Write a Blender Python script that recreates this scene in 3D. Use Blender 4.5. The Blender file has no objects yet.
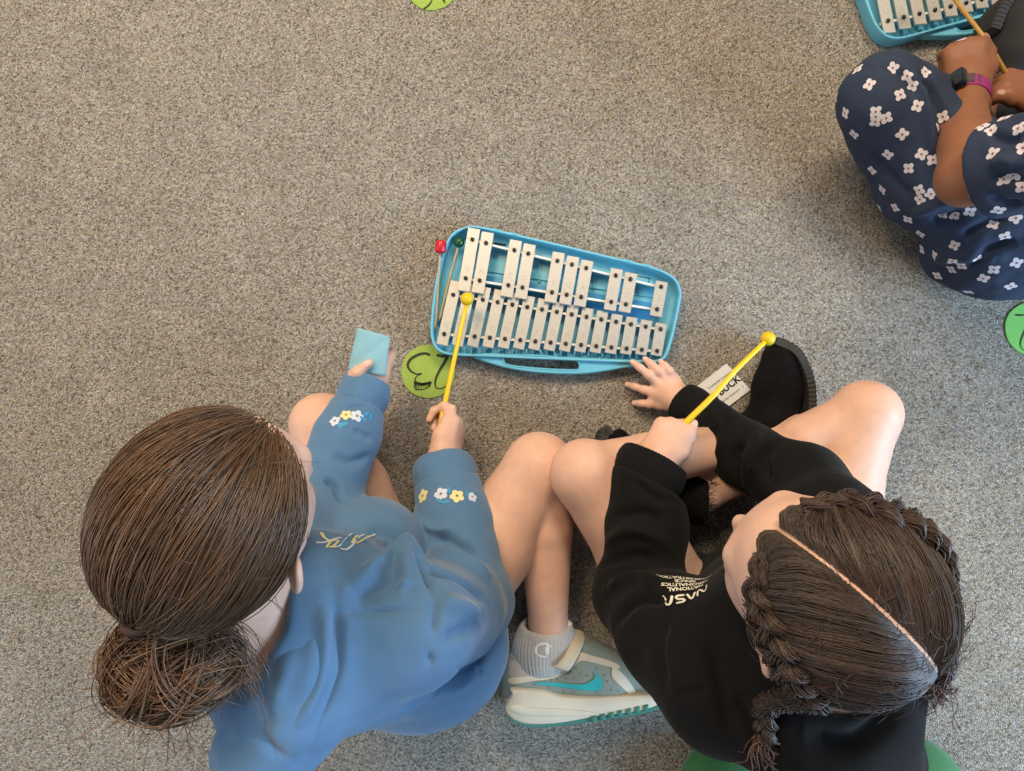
import bpy, bmesh, math, random
import numpy as np
from mathutils import Vector, Matrix
from mathutils.bvhtree import BVHTree
from mathutils.geometry import delaunay_2d_cdt

random.seed(7)
RNG = np.random.default_rng(11)
SC = bpy.context.scene
COL = SC.collection

# ------------------------------------------------------------------ camera
FPX, CAM_H, PITCH = 690.0, 1.15, math.radians(4.0)
CT, ST = math.cos(PITCH), math.sin(PITCH)
CAM = np.array([0.0, 0.0, CAM_H])

def ray(px, py):
    u, v = (px - 512.0) / FPX, (385.5 - py) / FPX
    d = np.array([u, v * CT + ST, v * ST - CT])
    return d / np.linalg.norm(d)

def P(px, py, z=0.0):
    """The point at height z seen in direction (px, py) of the photograph."""
    d = ray(px, py)
    return CAM + d * ((z - CAM_H) / d[2])

cam = bpy.data.cameras.new('camera')
cam.sensor_width = 36.0
cam.lens = FPX * 36.0 / 1024.0
cam.clip_start = 0.02
camo = bpy.data.objects.new('camera', cam)
camo.location = CAM
camo.rotation_euler = (PITCH, 0, 0)
COL.objects.link(camo)
SC.camera = camo

# ------------------------------------------------------------------ small maths
def V(*a):
    return np.array(a if len(a) > 1 else a[0], dtype=float)

def nrm(v):
    v = np.asarray(v, float)
    return v / (np.linalg.norm(v) + 1e-12)

def lin(r, g, b):
    def f(c):
        c /= 255.0
        return c / 12.92 if c <= 0.04045 else ((c + 0.055) / 1.055) ** 2.4
    return (f(r), f(g), f(b), 1.0)

def frame_from(y, z):
    """Right-handed axes x, y, z with y kept and z made square to it."""
    y = nrm(y); z = np.asarray(z, float); z = nrm(z - y * np.dot(z, y))
    return np.cross(y, z), y, z

def catmull(pts, n=12, closed=False):
    pts = [np.asarray(p, float) for p in pts]
    m = len(pts); out = []
    segs = m if closed else m - 1
    for i in range(segs):
        if closed:
            a, b, c, d = pts[(i - 1) % m], pts[i], pts[(i + 1) % m], pts[(i + 2) % m]
        else:
            b, c = pts[i], pts[i + 1]
            a = pts[i - 1] if i else 2 * b - c
            d = pts[i + 2] if i + 2 < m else 2 * c - b
        for j in range(n):
            t = j / n
            out.append(0.5 * (2 * b + (c - a) * t + (2 * a - 5 * b + 4 * c - d) * t * t + (3 * b - a - 3 * c + d) * t ** 3))
    if not closed:
        out.append(pts[-1])
    return np.array(out)

# ------------------------------------------------------------------ objects
def origin_of(o):
    p = np.zeros(3)
    while o is not None:
        p = p + np.array(o.location); o = o.parent
    return p

def thing(name, loc, label, cat, group=None):
    o = bpy.data.objects.new(name, None)
    o.empty_display_size = 0.05
    o.location = loc
    COL.objects.link(o)
    o['label'] = label; o['category'] = cat
    if group: o['group'] = group
    return o

def link_mesh(name, verts, faces, mats, parent=None, midx=None, smooth=True, colors=None, loc=None):
    """faces: (n,3|4) int array, or list of such arrays / tuples."""
    verts = np.asarray(verts, np.float32)
    base = origin_of(parent) if parent is not None else (np.asarray(loc, float) if loc is not None else np.zeros(3))
    verts = verts - base.astype(np.float32)
    me = bpy.data.meshes.new(name)
    if isinstance(faces, np.ndarray):
        groups = [faces]
    else:
        groups = []
        if len(faces) and isinstance(faces[0], np.ndarray) and faces[0].ndim == 2:
            groups = [f for f in faces if len(f)]
        else:
            me.from_pydata([tuple(v) for v in verts], [], [tuple(int(i) for i in f) for f in faces])
            groups = None
    if groups is not None:
        tot = np.concatenate([np.full(len(g), g.shape[1], np.int32) for g in groups])
        idx = np.concatenate([g.ravel() for g in groups]).astype(np.int32)
        start = np.concatenate([[0], np.cumsum(tot)[:-1]]).astype(np.int32)
        me.vertices.add(len(verts)); me.vertices.foreach_set('co', verts.ravel())
        me.loops.add(len(idx)); me.loops.foreach_set('vertex_index', idx)
        me.polygons.add(len(tot)); me.polygons.foreach_set('loop_start', start)
        try: me.polygons.foreach_set('loop_total', tot)
        except Exception: pass
        me.update(calc_edges=True)
    ms = mats if isinstance(mats, (list, tuple)) else [mats]
    for m in ms: me.materials.append(m)
    if midx is not None:
        me.polygons.foreach_set('material_index', np.asarray(midx, np.int32))
    me.polygons.foreach_set('use_smooth', np.full(len(me.polygons), bool(smooth)))
    if colors is not None:
        at = me.color_attributes.new('tint', 'FLOAT_COLOR', 'POINT')
        c = np.ones((len(verts), 4), np.float32); c[:, :colors.shape[1]] = colors
        at.data.foreach_set('color', c.ravel())
    me.validate()
    o = bpy.data.objects.new(name, me)
    COL.objects.link(o)
    if parent is not None: o.parent = parent
    elif loc is not None: o.location = loc
    return o

def sharp(o, deg=35):
    bm = bmesh.new(); bm.from_mesh(o.data)
    for e in bm.edges:
        e.smooth = not (len(e.link_faces) == 2 and e.calc_face_angle(0) > math.radians(deg))
    bm.to_mesh(o.data); bm.free()
    return o

def tag(o, label, cat, group=None):
    o['label'] = label; o['category'] = cat
    if group: o['group'] = group
    return o

class Geo:
    """Collects several shapes into one mesh, each with a material number."""
    def __init__(s): s.v = []; s.f = []; s.m = []; s.n = 0
    def add(s, verts, faces, mi=0):
        verts = np.asarray(verts, float)
        for f in faces: s.f.append(tuple(int(i) + s.n for i in f)); s.m.append(mi)
        s.v.append(verts); s.n += len(verts)
        return s
    def build(s, name, mats, parent=None, smooth=True, deg=None, loc=None):
        o = link_mesh(name, np.concatenate(s.v), s.f, mats, parent, s.m, smooth, loc=loc)
        if deg: sharp(o, deg)
        return o

def tube(path, rad, seg=8, cap=True):
    path = np.asarray(path, float); n = len(path)
    rad = np.full(n, rad) if np.isscalar(rad) else np.asarray(rad, float)
    t = np.gradient(path, axis=0); t /= np.linalg.norm(t, axis=1)[:, None] + 1e-12
    ref = V(0, 0, 1) if abs(t[0][2]) < 0.9 else V(1, 0, 0)
    a = nrm(np.cross(t[0], ref)); vs = []
    for i in range(n):
        a = nrm(a - t[i] * np.dot(a, t[i])); b = np.cross(t[i], a)
        for k in range(seg):
            w = 2 * math.pi * k / seg
            vs.append(path[i] + rad[i] * (math.cos(w) * a + math.sin(w) * b))
    fs = []
    for i in range(n - 1):
        for k in range(seg):
            fs.append((i * seg + k, i * seg + (k + 1) % seg, (i + 1) * seg + (k + 1) % seg, (i + 1) * seg + k))
    if cap:
        fs.append(tuple(range(seg))[::-1]); fs.append(tuple((n - 1) * seg + k for k in range(seg)))
    return np.array(vs), fs

def lathe(axis_pts, dirv, prof, seg=20):
    """prof: list of (distance along dirv from axis_pts, radius)."""
    d = nrm(dirv); ref = V(0, 0, 1) if abs(d[2]) < 0.9 else V(1, 0, 0)
    return tube([np.asarray(axis_pts, float) + d * h for h, r in prof], [r for h, r in prof], seg) if False else _lathe(axis_pts, d, ref, prof, seg)

def _lathe(o, d, ref, prof, seg):
    a = nrm(np.cross(d, ref)); b = np.cross(d, a); vs = []; fs = []
    o = np.asarray(o, float)
    for h, r in prof:
        for k in range(seg):
            w = 2 * math.pi * k / seg
            vs.append(o + d * h + r * (math.cos(w) * a + math.sin(w) * b))
    for i in range(len(prof) - 1):
        for k in range(seg):
            fs.append((i * seg + k, i * seg + (k + 1) % seg, (i + 1) * seg + (k + 1) % seg, (i + 1) * seg + k))
    fs.append(tuple(range(seg))[::-1]); fs.append(tuple((len(prof) - 1) * seg + k for k in range(seg)))
    return np.array(vs), fs

def prism(poly_lo, poly_hi):
    """Closed solid between two matching rings of points."""
    n = len(poly_lo)
    vs = np.concatenate([poly_lo, poly_hi])
    fs = [tuple(range(n))[::-1], tuple(range(n, 2 * n))]
    fs += [(i, (i + 1) % n, n + (i + 1) % n, n + i) for i in range(n)]
    return vs, fs

def bevel_bar(quad, z0, z1, e=0.0007):
    """A flat bar over a 4-cornered plan (counter-clockwise xy), its top edge chamfered."""
    q = np.asarray(quad, float)[:, :2]; c = q.mean(0)
    ins = np.array([p + nrm(c - p) * e * 1.5 for p in q])
    ring = lambda a, z: np.c_[a, np.full(4, z)]
    vs = np.concatenate([ring(q, z0), ring(q, z1 - e), ring(ins, z1)])
    fs = [(3, 2, 1, 0), (8, 9, 10, 11)]
    for a in (0, 4):
        fs += [(a + i, a + (i + 1) % 4, a + 4 + (i + 1) % 4, a + 4 + i) for i in range(4)]
    return vs, fs

def inset_ring(poly, d):
    """Move a smooth closed counter-clockwise outline inwards by d."""
    p = np.asarray(poly, float)
    t = np.roll(p, -1, 0) - np.roll(p, 1, 0)
    n = np.c_[-t[:, 1], t[:, 0]]; n /= np.linalg.norm(n, axis=1)[:, None] + 1e-12
    return p + n * d

def resample(poly, n):
    p = np.asarray(poly, float); q = np.concatenate([p, p[:1]])
    s = np.concatenate([[0], np.cumsum(np.linalg.norm(np.diff(q, axis=0), axis=1))])
    t = np.linspace(0, s[-1], n, endpoint=False)
    return np.stack([np.interp(t, s, q[:, k]) for k in range(p.shape[1])], 1)

def text_geo(body, size=1.0, bold=0.0):
    """Letters as triangles in the xy plane, centred."""
    cu = bpy.data.curves.new('letters', 'FONT'); cu.body = body; cu.size = size
    cu.align_x = 'CENTER'; cu.align_y = 'CENTER'; cu.resolution_u = 3; cu.offset = bold
    o = bpy.data.objects.new('letters', cu); COL.objects.link(o)
    me = o.to_mesh()
    v = np.array([list(x.co) for x in me.vertices]); f = [tuple(p.vertices) for p in me.polygons]
    o.to_mesh_clear(); bpy.data.objects.remove(o); bpy.data.curves.remove(cu)
    return v, f

def stroke_ribbon(pts, width):
    """Flat pen stroke in 2-D with rounded taper at both ends."""
    p = np.asarray(pts, float); n = len(p)
    w = np.full(n, width) if np.isscalar(width) else np.asarray(width, float)
    t = np.gradient(p, axis=0); t /= np.linalg.norm(t, axis=1)[:, None] + 1e-12
    m = np.c_[-t[:, 1], t[:, 0]]
    a, b = p + m * w[:, None] / 2, p - m * w[:, None] / 2
    vs = np.concatenate([a, b])
    return vs, [(i, n + i, n + i + 1, i + 1) for i in range(n - 1)]

# ------------------------------------------------------------------ distance fields
class Field:
    BIG = 0.05
    def __init__(s, lo, hi, vox):
        s.lo = np.asarray(lo, float); s.vox = vox
        s.n = np.maximum(2, np.ceil((np.asarray(hi, float) - s.lo) / vox).astype(int))
        s.D = np.full(tuple(s.n), s.BIG, np.float32)
    def _box(s, lo, hi):
        i0 = np.clip(np.floor((lo - s.lo) / s.vox).astype(int), 0, s.n)
        i1 = np.clip(np.ceil((hi - s.lo) / s.vox).astype(int) + 1, 0, s.n)
        if np.any(i1 <= i0): return None
        sl = tuple(slice(a, b) for a, b in zip(i0, i1))
        ax = [(np.arange(a, b) * s.vox + s.lo[k]).astype(np.float32) for k, (a, b) in enumerate(zip(i0, i1))]
        return sl, ax[0][:, None, None], ax[1][None, :, None], ax[2][None, None, :]
    def _mix(s, sl, d, k, op):
        A = s.D[sl]
        if op == 'add':
            if k > 0:
                h = np.maximum(k - np.abs(A - d), 0) / k
                s.D[sl] = np.minimum(A, d) - h * h * (k * 0.25)
            else: s.D[sl] = np.minimum(A, d)
        elif op == 'cut':
            d = -d
            if k > 0:
                h = np.maximum(k - np.abs(A - d), 0) / k
                s.D[sl] = np.maximum(A, d) + h * h * (k * 0.25)
            else: s.D[sl] = np.maximum(A, d)
        elif op == 'keep':
            s.D[sl] = np.maximum(A, d)
    def cap(s, a, b, ra, rb=None, k=0.01, op='add', flat=None, fs=1.0):
        """Tapered capsule; flat/fs squash it along an axis."""
        a = np.asarray(a, float); b = np.asarray(b, float); rb = ra if rb is None else rb
        m = max(k, 0.015) + max(ra, rb)
        r = s._box(np.minimum(a, b) - m, np.maximum(a, b) + m)
        if r is None: return s
        sl, X, Y, Z = r
        ba = b - a; L2 = max(float(ba @ ba), 1e-12)
        x, y, z = X - np.float32(a[0]), Y - np.float32(a[1]), Z - np.float32(a[2])
        h = np.clip((x * ba[0] + y * ba[1] + z * ba[2]) / L2, 0, 1).astype(np.float32)
        qx, qy, qz = x - h * ba[0], y - h * ba[1], z - h * ba[2]
        if flat is not None:
            n = nrm(flat); c = qx * n[0] + qy * n[1] + qz * n[2]
            g = c * (1 / fs - 1)
            qx, qy, qz = qx + g * n[0], qy + g * n[1], qz + g * n[2]
        d = np.sqrt(qx * qx + qy * qy + qz * qz) - (ra + h * (rb - ra))
        if flat is not None: d = d * np.float32(0.5 * (1 + fs))
        s._mix(sl, d.astype(np.float32), k, op); return s
    def chain(s, pts, rad, k=0.01, op='add', flat=None, fs=1.0):
        for i in range(len(pts) - 1):
            s.cap(pts[i], pts[i + 1], rad[i], rad[i + 1], k if i == 0 or k < 0.004 else k, op, flat, fs)
        return s
    def ell(s, c, R, axes=None, k=0.01, op='add'):
        c = np.asarray(c, float); R = np.asarray(R, float)
        M = np.eye(3) if axes is None else np.array([nrm(a) for a in axes])
        ext = np.sqrt(((M * R[:, None]) ** 2).sum(0)) + max(k, 0.015)
        r = s._box(c - ext, c + ext)
        if r is None: return s
        sl, X, Y, Z = r
        x, y, z = X - np.float32(c[0]), Y - np.float32(c[1]), Z - np.float32(c[2])
        k0 = 0; k1 = 0
        for i in range(3):
            q = (x * M[i, 0] + y * M[i, 1] + z * M[i, 2]).astype(np.float32)
            k0 = k0 + (q / np.float32(R[i])) ** 2; k1 = k1 + (q / np.float32(R[i] ** 2)) ** 2
        k0 = np.sqrt(k0); k1 = np.sqrt(k1)
        d = k0 * (k0 - 1) / np.maximum(k1, 1e-6)
        s._mix(sl, d.astype(np.float32), k, op); return s
    def half(s, p, n, lo=None, hi=None, op='cut', k=0.0):
        """Cut away (or keep) the side that n points to, within a box."""
        n = nrm(n); p = np.asarray(p, float)
        lo = s.lo if lo is None else np.asarray(lo); hi = s.lo + s.n * s.vox if hi is None else np.asarray(hi)
        r = s._box(lo, hi)
        if r is None: return s
        sl, X, Y, Z = r
        d = ((X - p[0]) * n[0] + (Y - p[1]) * n[1] + (Z - p[2]) * n[2]).astype(np.float32)
        s._mix(sl, -d if op == 'cut' else d, k, 'cut' if op == 'cut' else 'keep'); return s
    def mesh(s, relax=2):
        D = s.D; ins = D < 0
        nx, ny, nz = D.shape
        a = ins[:-1]; c = a[:, :-1]; 
        cnt = np.zeros((nx - 1, ny - 1, nz - 1), np.uint8)
        for i in (0, 1):
            for j in (0, 1):
                for k in (0, 1):
                    cnt += ins[i:nx - 1 + i, j:ny - 1 + j, k:nz - 1 + k]
        cell = np.flatnonzero(((cnt > 0) & (cnt < 8)).ravel())
        del cnt
        sh = (nx - 1, ny - 1, nz - 1)
        I, J, K = np.unravel_index(cell, sh)
        acc = np.zeros((len(cell), 3)); num = np.zeros(len(cell))
        corner = {(i, j, k): D[I + i, J + j, K + k].astype(float) for i in (0, 1) for j in (0, 1) for k in (0, 1)}
        for ax in range(3):
            for p in (0, 1):
                for q in (0, 1):
                    c0 = [0, 0, 0]; o = [i for i in range(3) if i != ax]
                    c0[o[0]], c0[o[1]] = p, q; c1 = list(c0); c1[ax] = 1
                    d0, d1 = corner[tuple(c0)], corner[tuple(c1)]
                    m = (d0 < 0) != (d1 < 0)
                    t = np.where(m, d0 / np.where(m, d0 - d1, 1), 0)
                    pt = np.zeros((len(cell), 3)); pt[:, o[0]] = p; pt[:, o[1]] = q; pt[:, ax] = t
                    acc[m] += pt[m]; num += m
        v = acc / np.maximum(num, 1)[:, None] + np.c_[I, J, K]
        v = v * s.vox + s.lo
        quads = []
        for ax in range(3):
            sl0 = [slice(None)] * 3; sl1 = [slice(None)] * 3
            sl0[ax] = slice(0, -1); sl1[ax] = slice(1, None)
            A, B = ins[tuple(sl0)], ins[tuple(sl1)]
            e = np.argwhere(A != B)
            o = [i for i in range(3) if i != ax]
            ok = np.all((e[:, o] > 0), axis=1) & (e[:, o[0]] < s.n[o[0]] - 1) & (e[:, o[1]] < s.n[o[1]] - 1)
            e = e[ok]; sgn = A[tuple(e.T)]
            q = []
            for (p, r) in ((-1, -1), (0, -1), (0, 0), (-1, 0)):
                w = e.copy(); w[:, o[0]] += p; w[:, o[1]] += r
                q.append(np.searchsorted(cell, np.ravel_multi_index(tuple(w.T), sh)))
            q = np.stack(q, 1)
            flip = sgn if ax != 1 else ~sgn
            q[~flip] = q[~flip][:, ::-1]
            quads.append(q)
        f = np.concatenate(quads)
        for _ in range(relax): v = laplace(v, f, 0.5)
        return v, f

def laplace(v, f, w=0.5):
    a = np.zeros_like(v); c = np.zeros(len(v))
    m = f.shape[1]
    for i in range(m):
        j = f[:, (i + 1) % m]
        for k in range(3):
            a[:, k] += np.bincount(f[:, i], v[j, k], len(v)) + np.bincount(j, v[f[:, i], k], len(v))
        c += np.bincount(f[:, i], minlength=len(v)) + np.bincount(j, minlength=len(v))
    return v * (1 - w) + w * a / np.maximum(c, 1)[:, None]

def normals(v, f):
    a = np.cross(v[f[:, 2]] - v[f[:, 0]], v[f[:, 3 if f.shape[1] == 4 else 1]] - v[f[:, 1 if f.shape[1] == 4 else 0]])
    n = np.zeros_like(v)
    for i in range(f.shape[1]):
        for k in range(3): n[:, k] += np.bincount(f[:, i], a[:, k], len(v))
    return n / (np.linalg.norm(n, axis=1)[:, None] + 1e-12)

def seg_dist(v, pl):
    """Distance of every vertex to a polyline and where along it (0..1) that is."""
    best = np.full(len(v), 1e9); at = np.zeros(len(v)); pl = np.asarray(pl, float)
    for i in range(len(pl) - 1):
        a, b = pl[i], pl[i + 1]; ba = b - a
        h = np.clip(((v - a) @ ba) / (ba @ ba + 1e-12), 0, 1)
        d = np.linalg.norm(v - a - h[:, None] * ba, axis=1)
        m = d < best; best[m] = d[m]; at[m] = (i + h[m]) / (len(pl) - 1)
    return best, at

def folds(v, f, lines):
    """Cloth folds: raise (amp > 0) or crease (amp < 0) the surface along polylines: (points, width, amp)."""
    n = normals(v, f); off = np.zeros(len(v))
    for pl, w, amp in lines:
        pl = catmull(pl, 6) if len(pl) > 2 else np.asarray(pl, float)
        lo, hi = pl.min(0) - 3 * w, pl.max(0) + 3 * w
        m = np.all((v > lo) & (v < hi), axis=1)
        if not m.any(): continue
        d, t = seg_dist(v[m], pl)
        off[m] += amp * np.exp(-(d / w) ** 2) * np.clip(np.sin(math.pi * np.clip(t, 0.04, 0.96)) * 1.6, 0, 1)
    return v + n * off[:, None]

def vnoise(p, seed=0):
    """Smooth value noise, one value in -1..1 per point."""
    r = np.random.default_rng(seed).uniform(-1, 1, (32, 32, 32))
    q = np.floor(p).astype(int); t = p - q; t = t * t * (3 - 2 * t); out = 0
    for i in (0, 1):
        for j in (0, 1):
            for k in (0, 1):
                w = (t[:, 0] if i else 1 - t[:, 0]) * (t[:, 1] if j else 1 - t[:, 1]) * (t[:, 2] if k else 1 - t[:, 2])
                out = out + w * r[(q[:, 0] + i) % 32, (q[:, 1] + j) % 32, (q[:, 2] + k) % 32]
    return out

class Skinner:
    """A meshed surface that flat patterns (prints, stitching, nails) can be laid onto."""
    def __init__(s, v, f):
        s.v = v; s.f = f
        s.bvh = BVHTree.FromPolygons([tuple(x) for x in v], [tuple(int(i) for i in q) for q in f])
        s.ev = []; s.ef = []; s.em = []; s.n = len(v)
    def hit(s, px, py):
        h = s.bvh.ray_cast(Vector(CAM), Vector(ray(px, py)))
        return None if h[0] is None else (np.array(h[0]), np.array(h[1]))
    def lay(s, pts, faces, mi, lift=0.0006):
        out = []
        for p in pts:
            c, n, i, d = s.bvh.find_nearest(Vector(p))
            out.append(np.array(c) + np.array(n) * lift)
        for q in faces: s.ef.append(tuple(int(i) + s.n for i in q)); s.em.append(mi)
        s.ev.append(np.array(out)); s.n += len(out)
    def shape(s, c, tx, ty, pts2, faces, mi, lift=0.0006):
        pts2 = np.asarray(pts2, float)
        s.lay(c + pts2[:, :1] * tx + pts2[:, 1:2] * ty, faces, mi, lift)
    def disc(s, c, tx, ty, ra, rb, mi, seg=10, lift=0.0006, ox=0, oy=0, rot=0):
        w = np.arange(seg) * 2 * math.pi / seg
        x = np.cos(w) * ra; y = np.sin(w) * rb; cr, sr = math.cos(rot), math.sin(rot)
        p = np.c_[np.r_[0, x * cr - y * sr] + ox, np.r_[0, x * sr + y * cr] + oy]
        s.shape(c, tx, ty, p, [(0, 1 + i, 1 + (i + 1) % seg) for i in range(seg)], mi, lift)
    def poly(s, c, tx, ty, outline, mi, step=0.004, lift=0.0006):
        o = np.asarray(outline, float); n = len(o)
        lo, hi = o.min(0), o.max(0)
        g = np.array([[x, y] for x in np.arange(lo[0], hi[0], step) for y in np.arange(lo[1], hi[1], step)] or [[lo[0], lo[1]]])
        inside = np.zeros(len(g), bool)
        for i in range(n):
            a, b = o[i], o[(i + 1) % n]
            cr = ((a[1] > g[:, 1]) != (b[1] > g[:, 1])) & (g[:, 0] < (b[0] - a[0]) * (g[:, 1] - a[1]) / (b[1] - a[1] + 1e-15) + a[0])
            inside ^= cr
        g = g[inside]
        pts = [Vector(p) for p in np.concatenate([o, g])]
        r = delaunay_2d_cdt(pts, [], [list(range(n))], 1, 1e-7)
        s.shape(c, tx, ty, [list(p) for p in r[0]], [tuple(q) for q in r[2]], mi, lift)
    def build(s, name, mats, parent, midx=None):
        v = np.concatenate([s.v] + s.ev) if s.ev else s.v
        base = np.zeros(len(s.f), int) if midx is None else midx
        tri = [np.array([q for q in s.ef if len(q) == 3], int).reshape(-1, 3), np.array([q for q in s.ef if len(q) == 4], int).reshape(-1, 4)]
        mm = np.concatenate([base, [m for q, m in zip(s.ef, s.em) if len(q) == 3], [m for q, m in zip(s.ef, s.em) if len(q) == 4]])
        rest = [(q, m) for q, m in zip(s.ef, s.em) if len(q) > 4]
        fs = [s.f] + [t for t in tri if len(t)]
        if rest:
            ex = []; em = []
            for q, m in rest:
                for i in range(1, len(q) - 1): ex.append((q[0], q[i], q[i + 1])); em.append(m)
            fs.append(np.array(ex, int)); mm = np.concatenate([mm, em])
        return link_mesh(name, v, fs, mats, parent, mm.astype(int))

# ------------------------------------------------------------------ materials
def mat(name, col, rough=0.6, metal=0.0, spec=0.5, sheen=0.0, sss=0.0, noise=None, bump=None, var=0.0, coat=0.0, tint=False):
    """noise = scale of the colour mottling (var its strength); bump = (scale, strength, distance)."""
    m = bpy.data.materials.new(name); m.use_nodes = True
    nt = m.node_tree; b = nt.nodes['Principled BSDF']
    c = lin(*col)
    b.inputs['Base Color'].default_value = c; b.inputs['Roughness'].default_value = rough
    b.inputs['Metallic'].default_value = metal; b.inputs['Specular IOR Level'].default_value = spec
    if sheen: b.inputs['Sheen Weight'].default_value = sheen; b.inputs['Sheen Roughness'].default_value = 0.5
    if coat: b.inputs['Coat Weight'].default_value = coat
    if sss:
        b.inputs['Subsurface Weight'].default_value = sss
        b.inputs['Subsurface Radius'].default_value = (1.0, 0.35, 0.2)
        b.inputs['Subsurface Scale'].default_value = 0.008
    tc = nt.nodes.new('ShaderNodeTexCoord')
    src = None
    if noise:
        n = nt.nodes.new('ShaderNodeTexNoise'); n.inputs['Scale'].default_value = noise; n.inputs['Detail'].default_value = 4
        nt.links.new(tc.outputs['Object'], n.inputs['Vector'])
        mx = nt.nodes.new('ShaderNodeMix'); mx.data_type = 'RGBA'
        lo = [max(0, x * (1 - var)) for x in c[:3]] + [1]; hi = [min(1, x * (1 + var)) for x in c[:3]] + [1]
        mx.inputs[6].default_value = lo; mx.inputs[7].default_value = hi
        mr = nt.nodes.new('ShaderNodeMapRange'); mr.inputs[1].default_value = 0.3; mr.inputs[2].default_value = 0.7
        nt.links.new(n.outputs['Fac'], mr.inputs[0]); nt.links.new(mr.outputs[0], mx.inputs[0])
        src = mx.outputs[2]
    if tint:
        a = nt.nodes.new('ShaderNodeAttribute'); a.attribute_name = 'tint'
        mu = nt.nodes.new('ShaderNodeMix'); mu.data_type = 'RGBA'; mu.blend_type = 'MULTIPLY'; mu.inputs[0].default_value = 1
        if src is not None: nt.links.new(src, mu.inputs[6])
        else: mu.inputs[6].default_value = c
        nt.links.new(a.outputs['Color'], mu.inputs[7]); src = mu.outputs[2]
    if src is not None: nt.links.new(src, b.inputs['Base Color'])
    if bump:
        n = nt.nodes.new('ShaderNodeTexNoise'); n.inputs['Scale'].default_value = bump[0]; n.inputs['Detail'].default_value = 3
        nt.links.new(tc.outputs['Object'], n.inputs['Vector'])
        bp = nt.nodes.new('ShaderNodeBump'); bp.inputs['Strength'].default_value = bump[1]; bp.inputs['Distance'].default_value = bump[2]
        nt.links.new(n.outputs['Fac'], bp.inputs['Height']); nt.links.new(bp.outputs['Normal'], b.inputs['Normal'])
    return m
# ------------------------------------------------------------------ carpet, light
def carpet_material():
    m = bpy.data.materials.new('loop_pile_carpet'); m.use_nodes = True
    nt = m.node_tree; b = nt.nodes['Principled BSDF']; N = nt.nodes.new; L = nt.links.new
    tc = N('ShaderNodeTexCoord')
    wn = N('ShaderNodeTexNoise'); wn.inputs['Scale'].default_value = 160; wn.inputs['Detail'].default_value = 2
    L(tc.outputs['Object'], wn.inputs['Vector'])
    wa = N('ShaderNodeVectorMath'); wa.operation = 'MULTIPLY_ADD'
    wa.inputs[1].default_value = (0.0035, 0.0035, 0.0)
    L(wn.outputs['Color'], wa.inputs[0]); L(tc.outputs['Object'], wa.inputs[2])
    vo = N('ShaderNodeTexVoronoi'); vo.voronoi_dimensions = '2D'; vo.inputs['Scale'].default_value = 430
    L(wa.outputs[0], vo.inputs['Vector'])
    sep = N('ShaderNodeSeparateColor'); L(vo.outputs['Color'], sep.inputs[0])
    rp = N('ShaderNodeValToRGB'); cr = rp.color_ramp; cr.interpolation = 'CONSTANT'
    stops = [(0.0, (104, 95, 84)), (0.07, (130, 120, 107)), (0.23, (152, 142, 129)), (0.44, (165, 156, 143)), (0.62, (178, 170, 157)),
             (0.76, (188, 181, 169)), (0.85, (164, 145, 122)), (0.91, (143, 143, 146))]
    cr.elements[0].position = 0; cr.elements[0].color = lin(*stops[0][1]); cr.elements[1].position = stops[1][0]; cr.elements[1].color = lin(*stops[1][1])
    for p, c in stops[2:]:
        e = cr.elements.new(p); e.color = lin(*c)
    L(sep.outputs[0], rp.inputs[0])
    big = N('ShaderNodeTexNoise'); big.inputs['Scale'].default_value = 9; big.inputs['Detail'].default_value = 5
    L(tc.outputs['Object'], big.inputs['Vector'])
    mr = N('ShaderNodeMapRange'); mr.inputs[1].default_value = 0.3; mr.inputs[2].default_value = 0.7; mr.inputs[3].default_value = 0.9; mr.inputs[4].default_value = 1.08
    L(big.outputs['Fac'], mr.inputs[0])
    mu = N('ShaderNodeMix'); mu.data_type = 'RGBA'; mu.blend_type = 'MULTIPLY'; mu.inputs[0].default_value = 1
    L(rp.outputs[0], mu.inputs[6]); L(mr.outputs[0], mu.inputs[7])
    L(mu.outputs[2], b.inputs['Base Color'])
    b.inputs['Roughness'].default_value = 0.95; b.inputs['Specular IOR Level'].default_value = 0.1
    iv = N('ShaderNodeMath'); iv.operation = 'MULTIPLY'; iv.inputs[1].default_value = -1
    L(vo.outputs['Distance'], iv.inputs[0])
    ad = N('ShaderNodeMath'); ad.operation = 'MULTIPLY_ADD'; ad.inputs[1].default_value = 0.5
    L(sep.outputs[1], ad.inputs[0]); L(iv.outputs[0], ad.inputs[2])
    bp = N('ShaderNodeBump'); bp.inputs['Strength'].default_value = 0.75; bp.inputs['Distance'].default_value = 0.0035
    L(ad.outputs[0], bp.inputs['Height']); L(bp.outputs['Normal'], b.inputs['Normal'])
    return m

fl = link_mesh('floor', [(-3, -3, 0), (3, -3, 0), (3, 3, 0), (-3, 3, 0)], [(0, 1, 2, 3)], carpet_material(), smooth=False)
fl['kind'] = 'structure'

w = bpy.data.worlds.new('room_light'); SC.world = w; w.use_nodes = True
w.node_tree.nodes['Background'].inputs[0].default_value = (0.92, 0.95, 1.0, 1)
w.node_tree.nodes['Background'].inputs[1].default_value = 0.17

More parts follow.
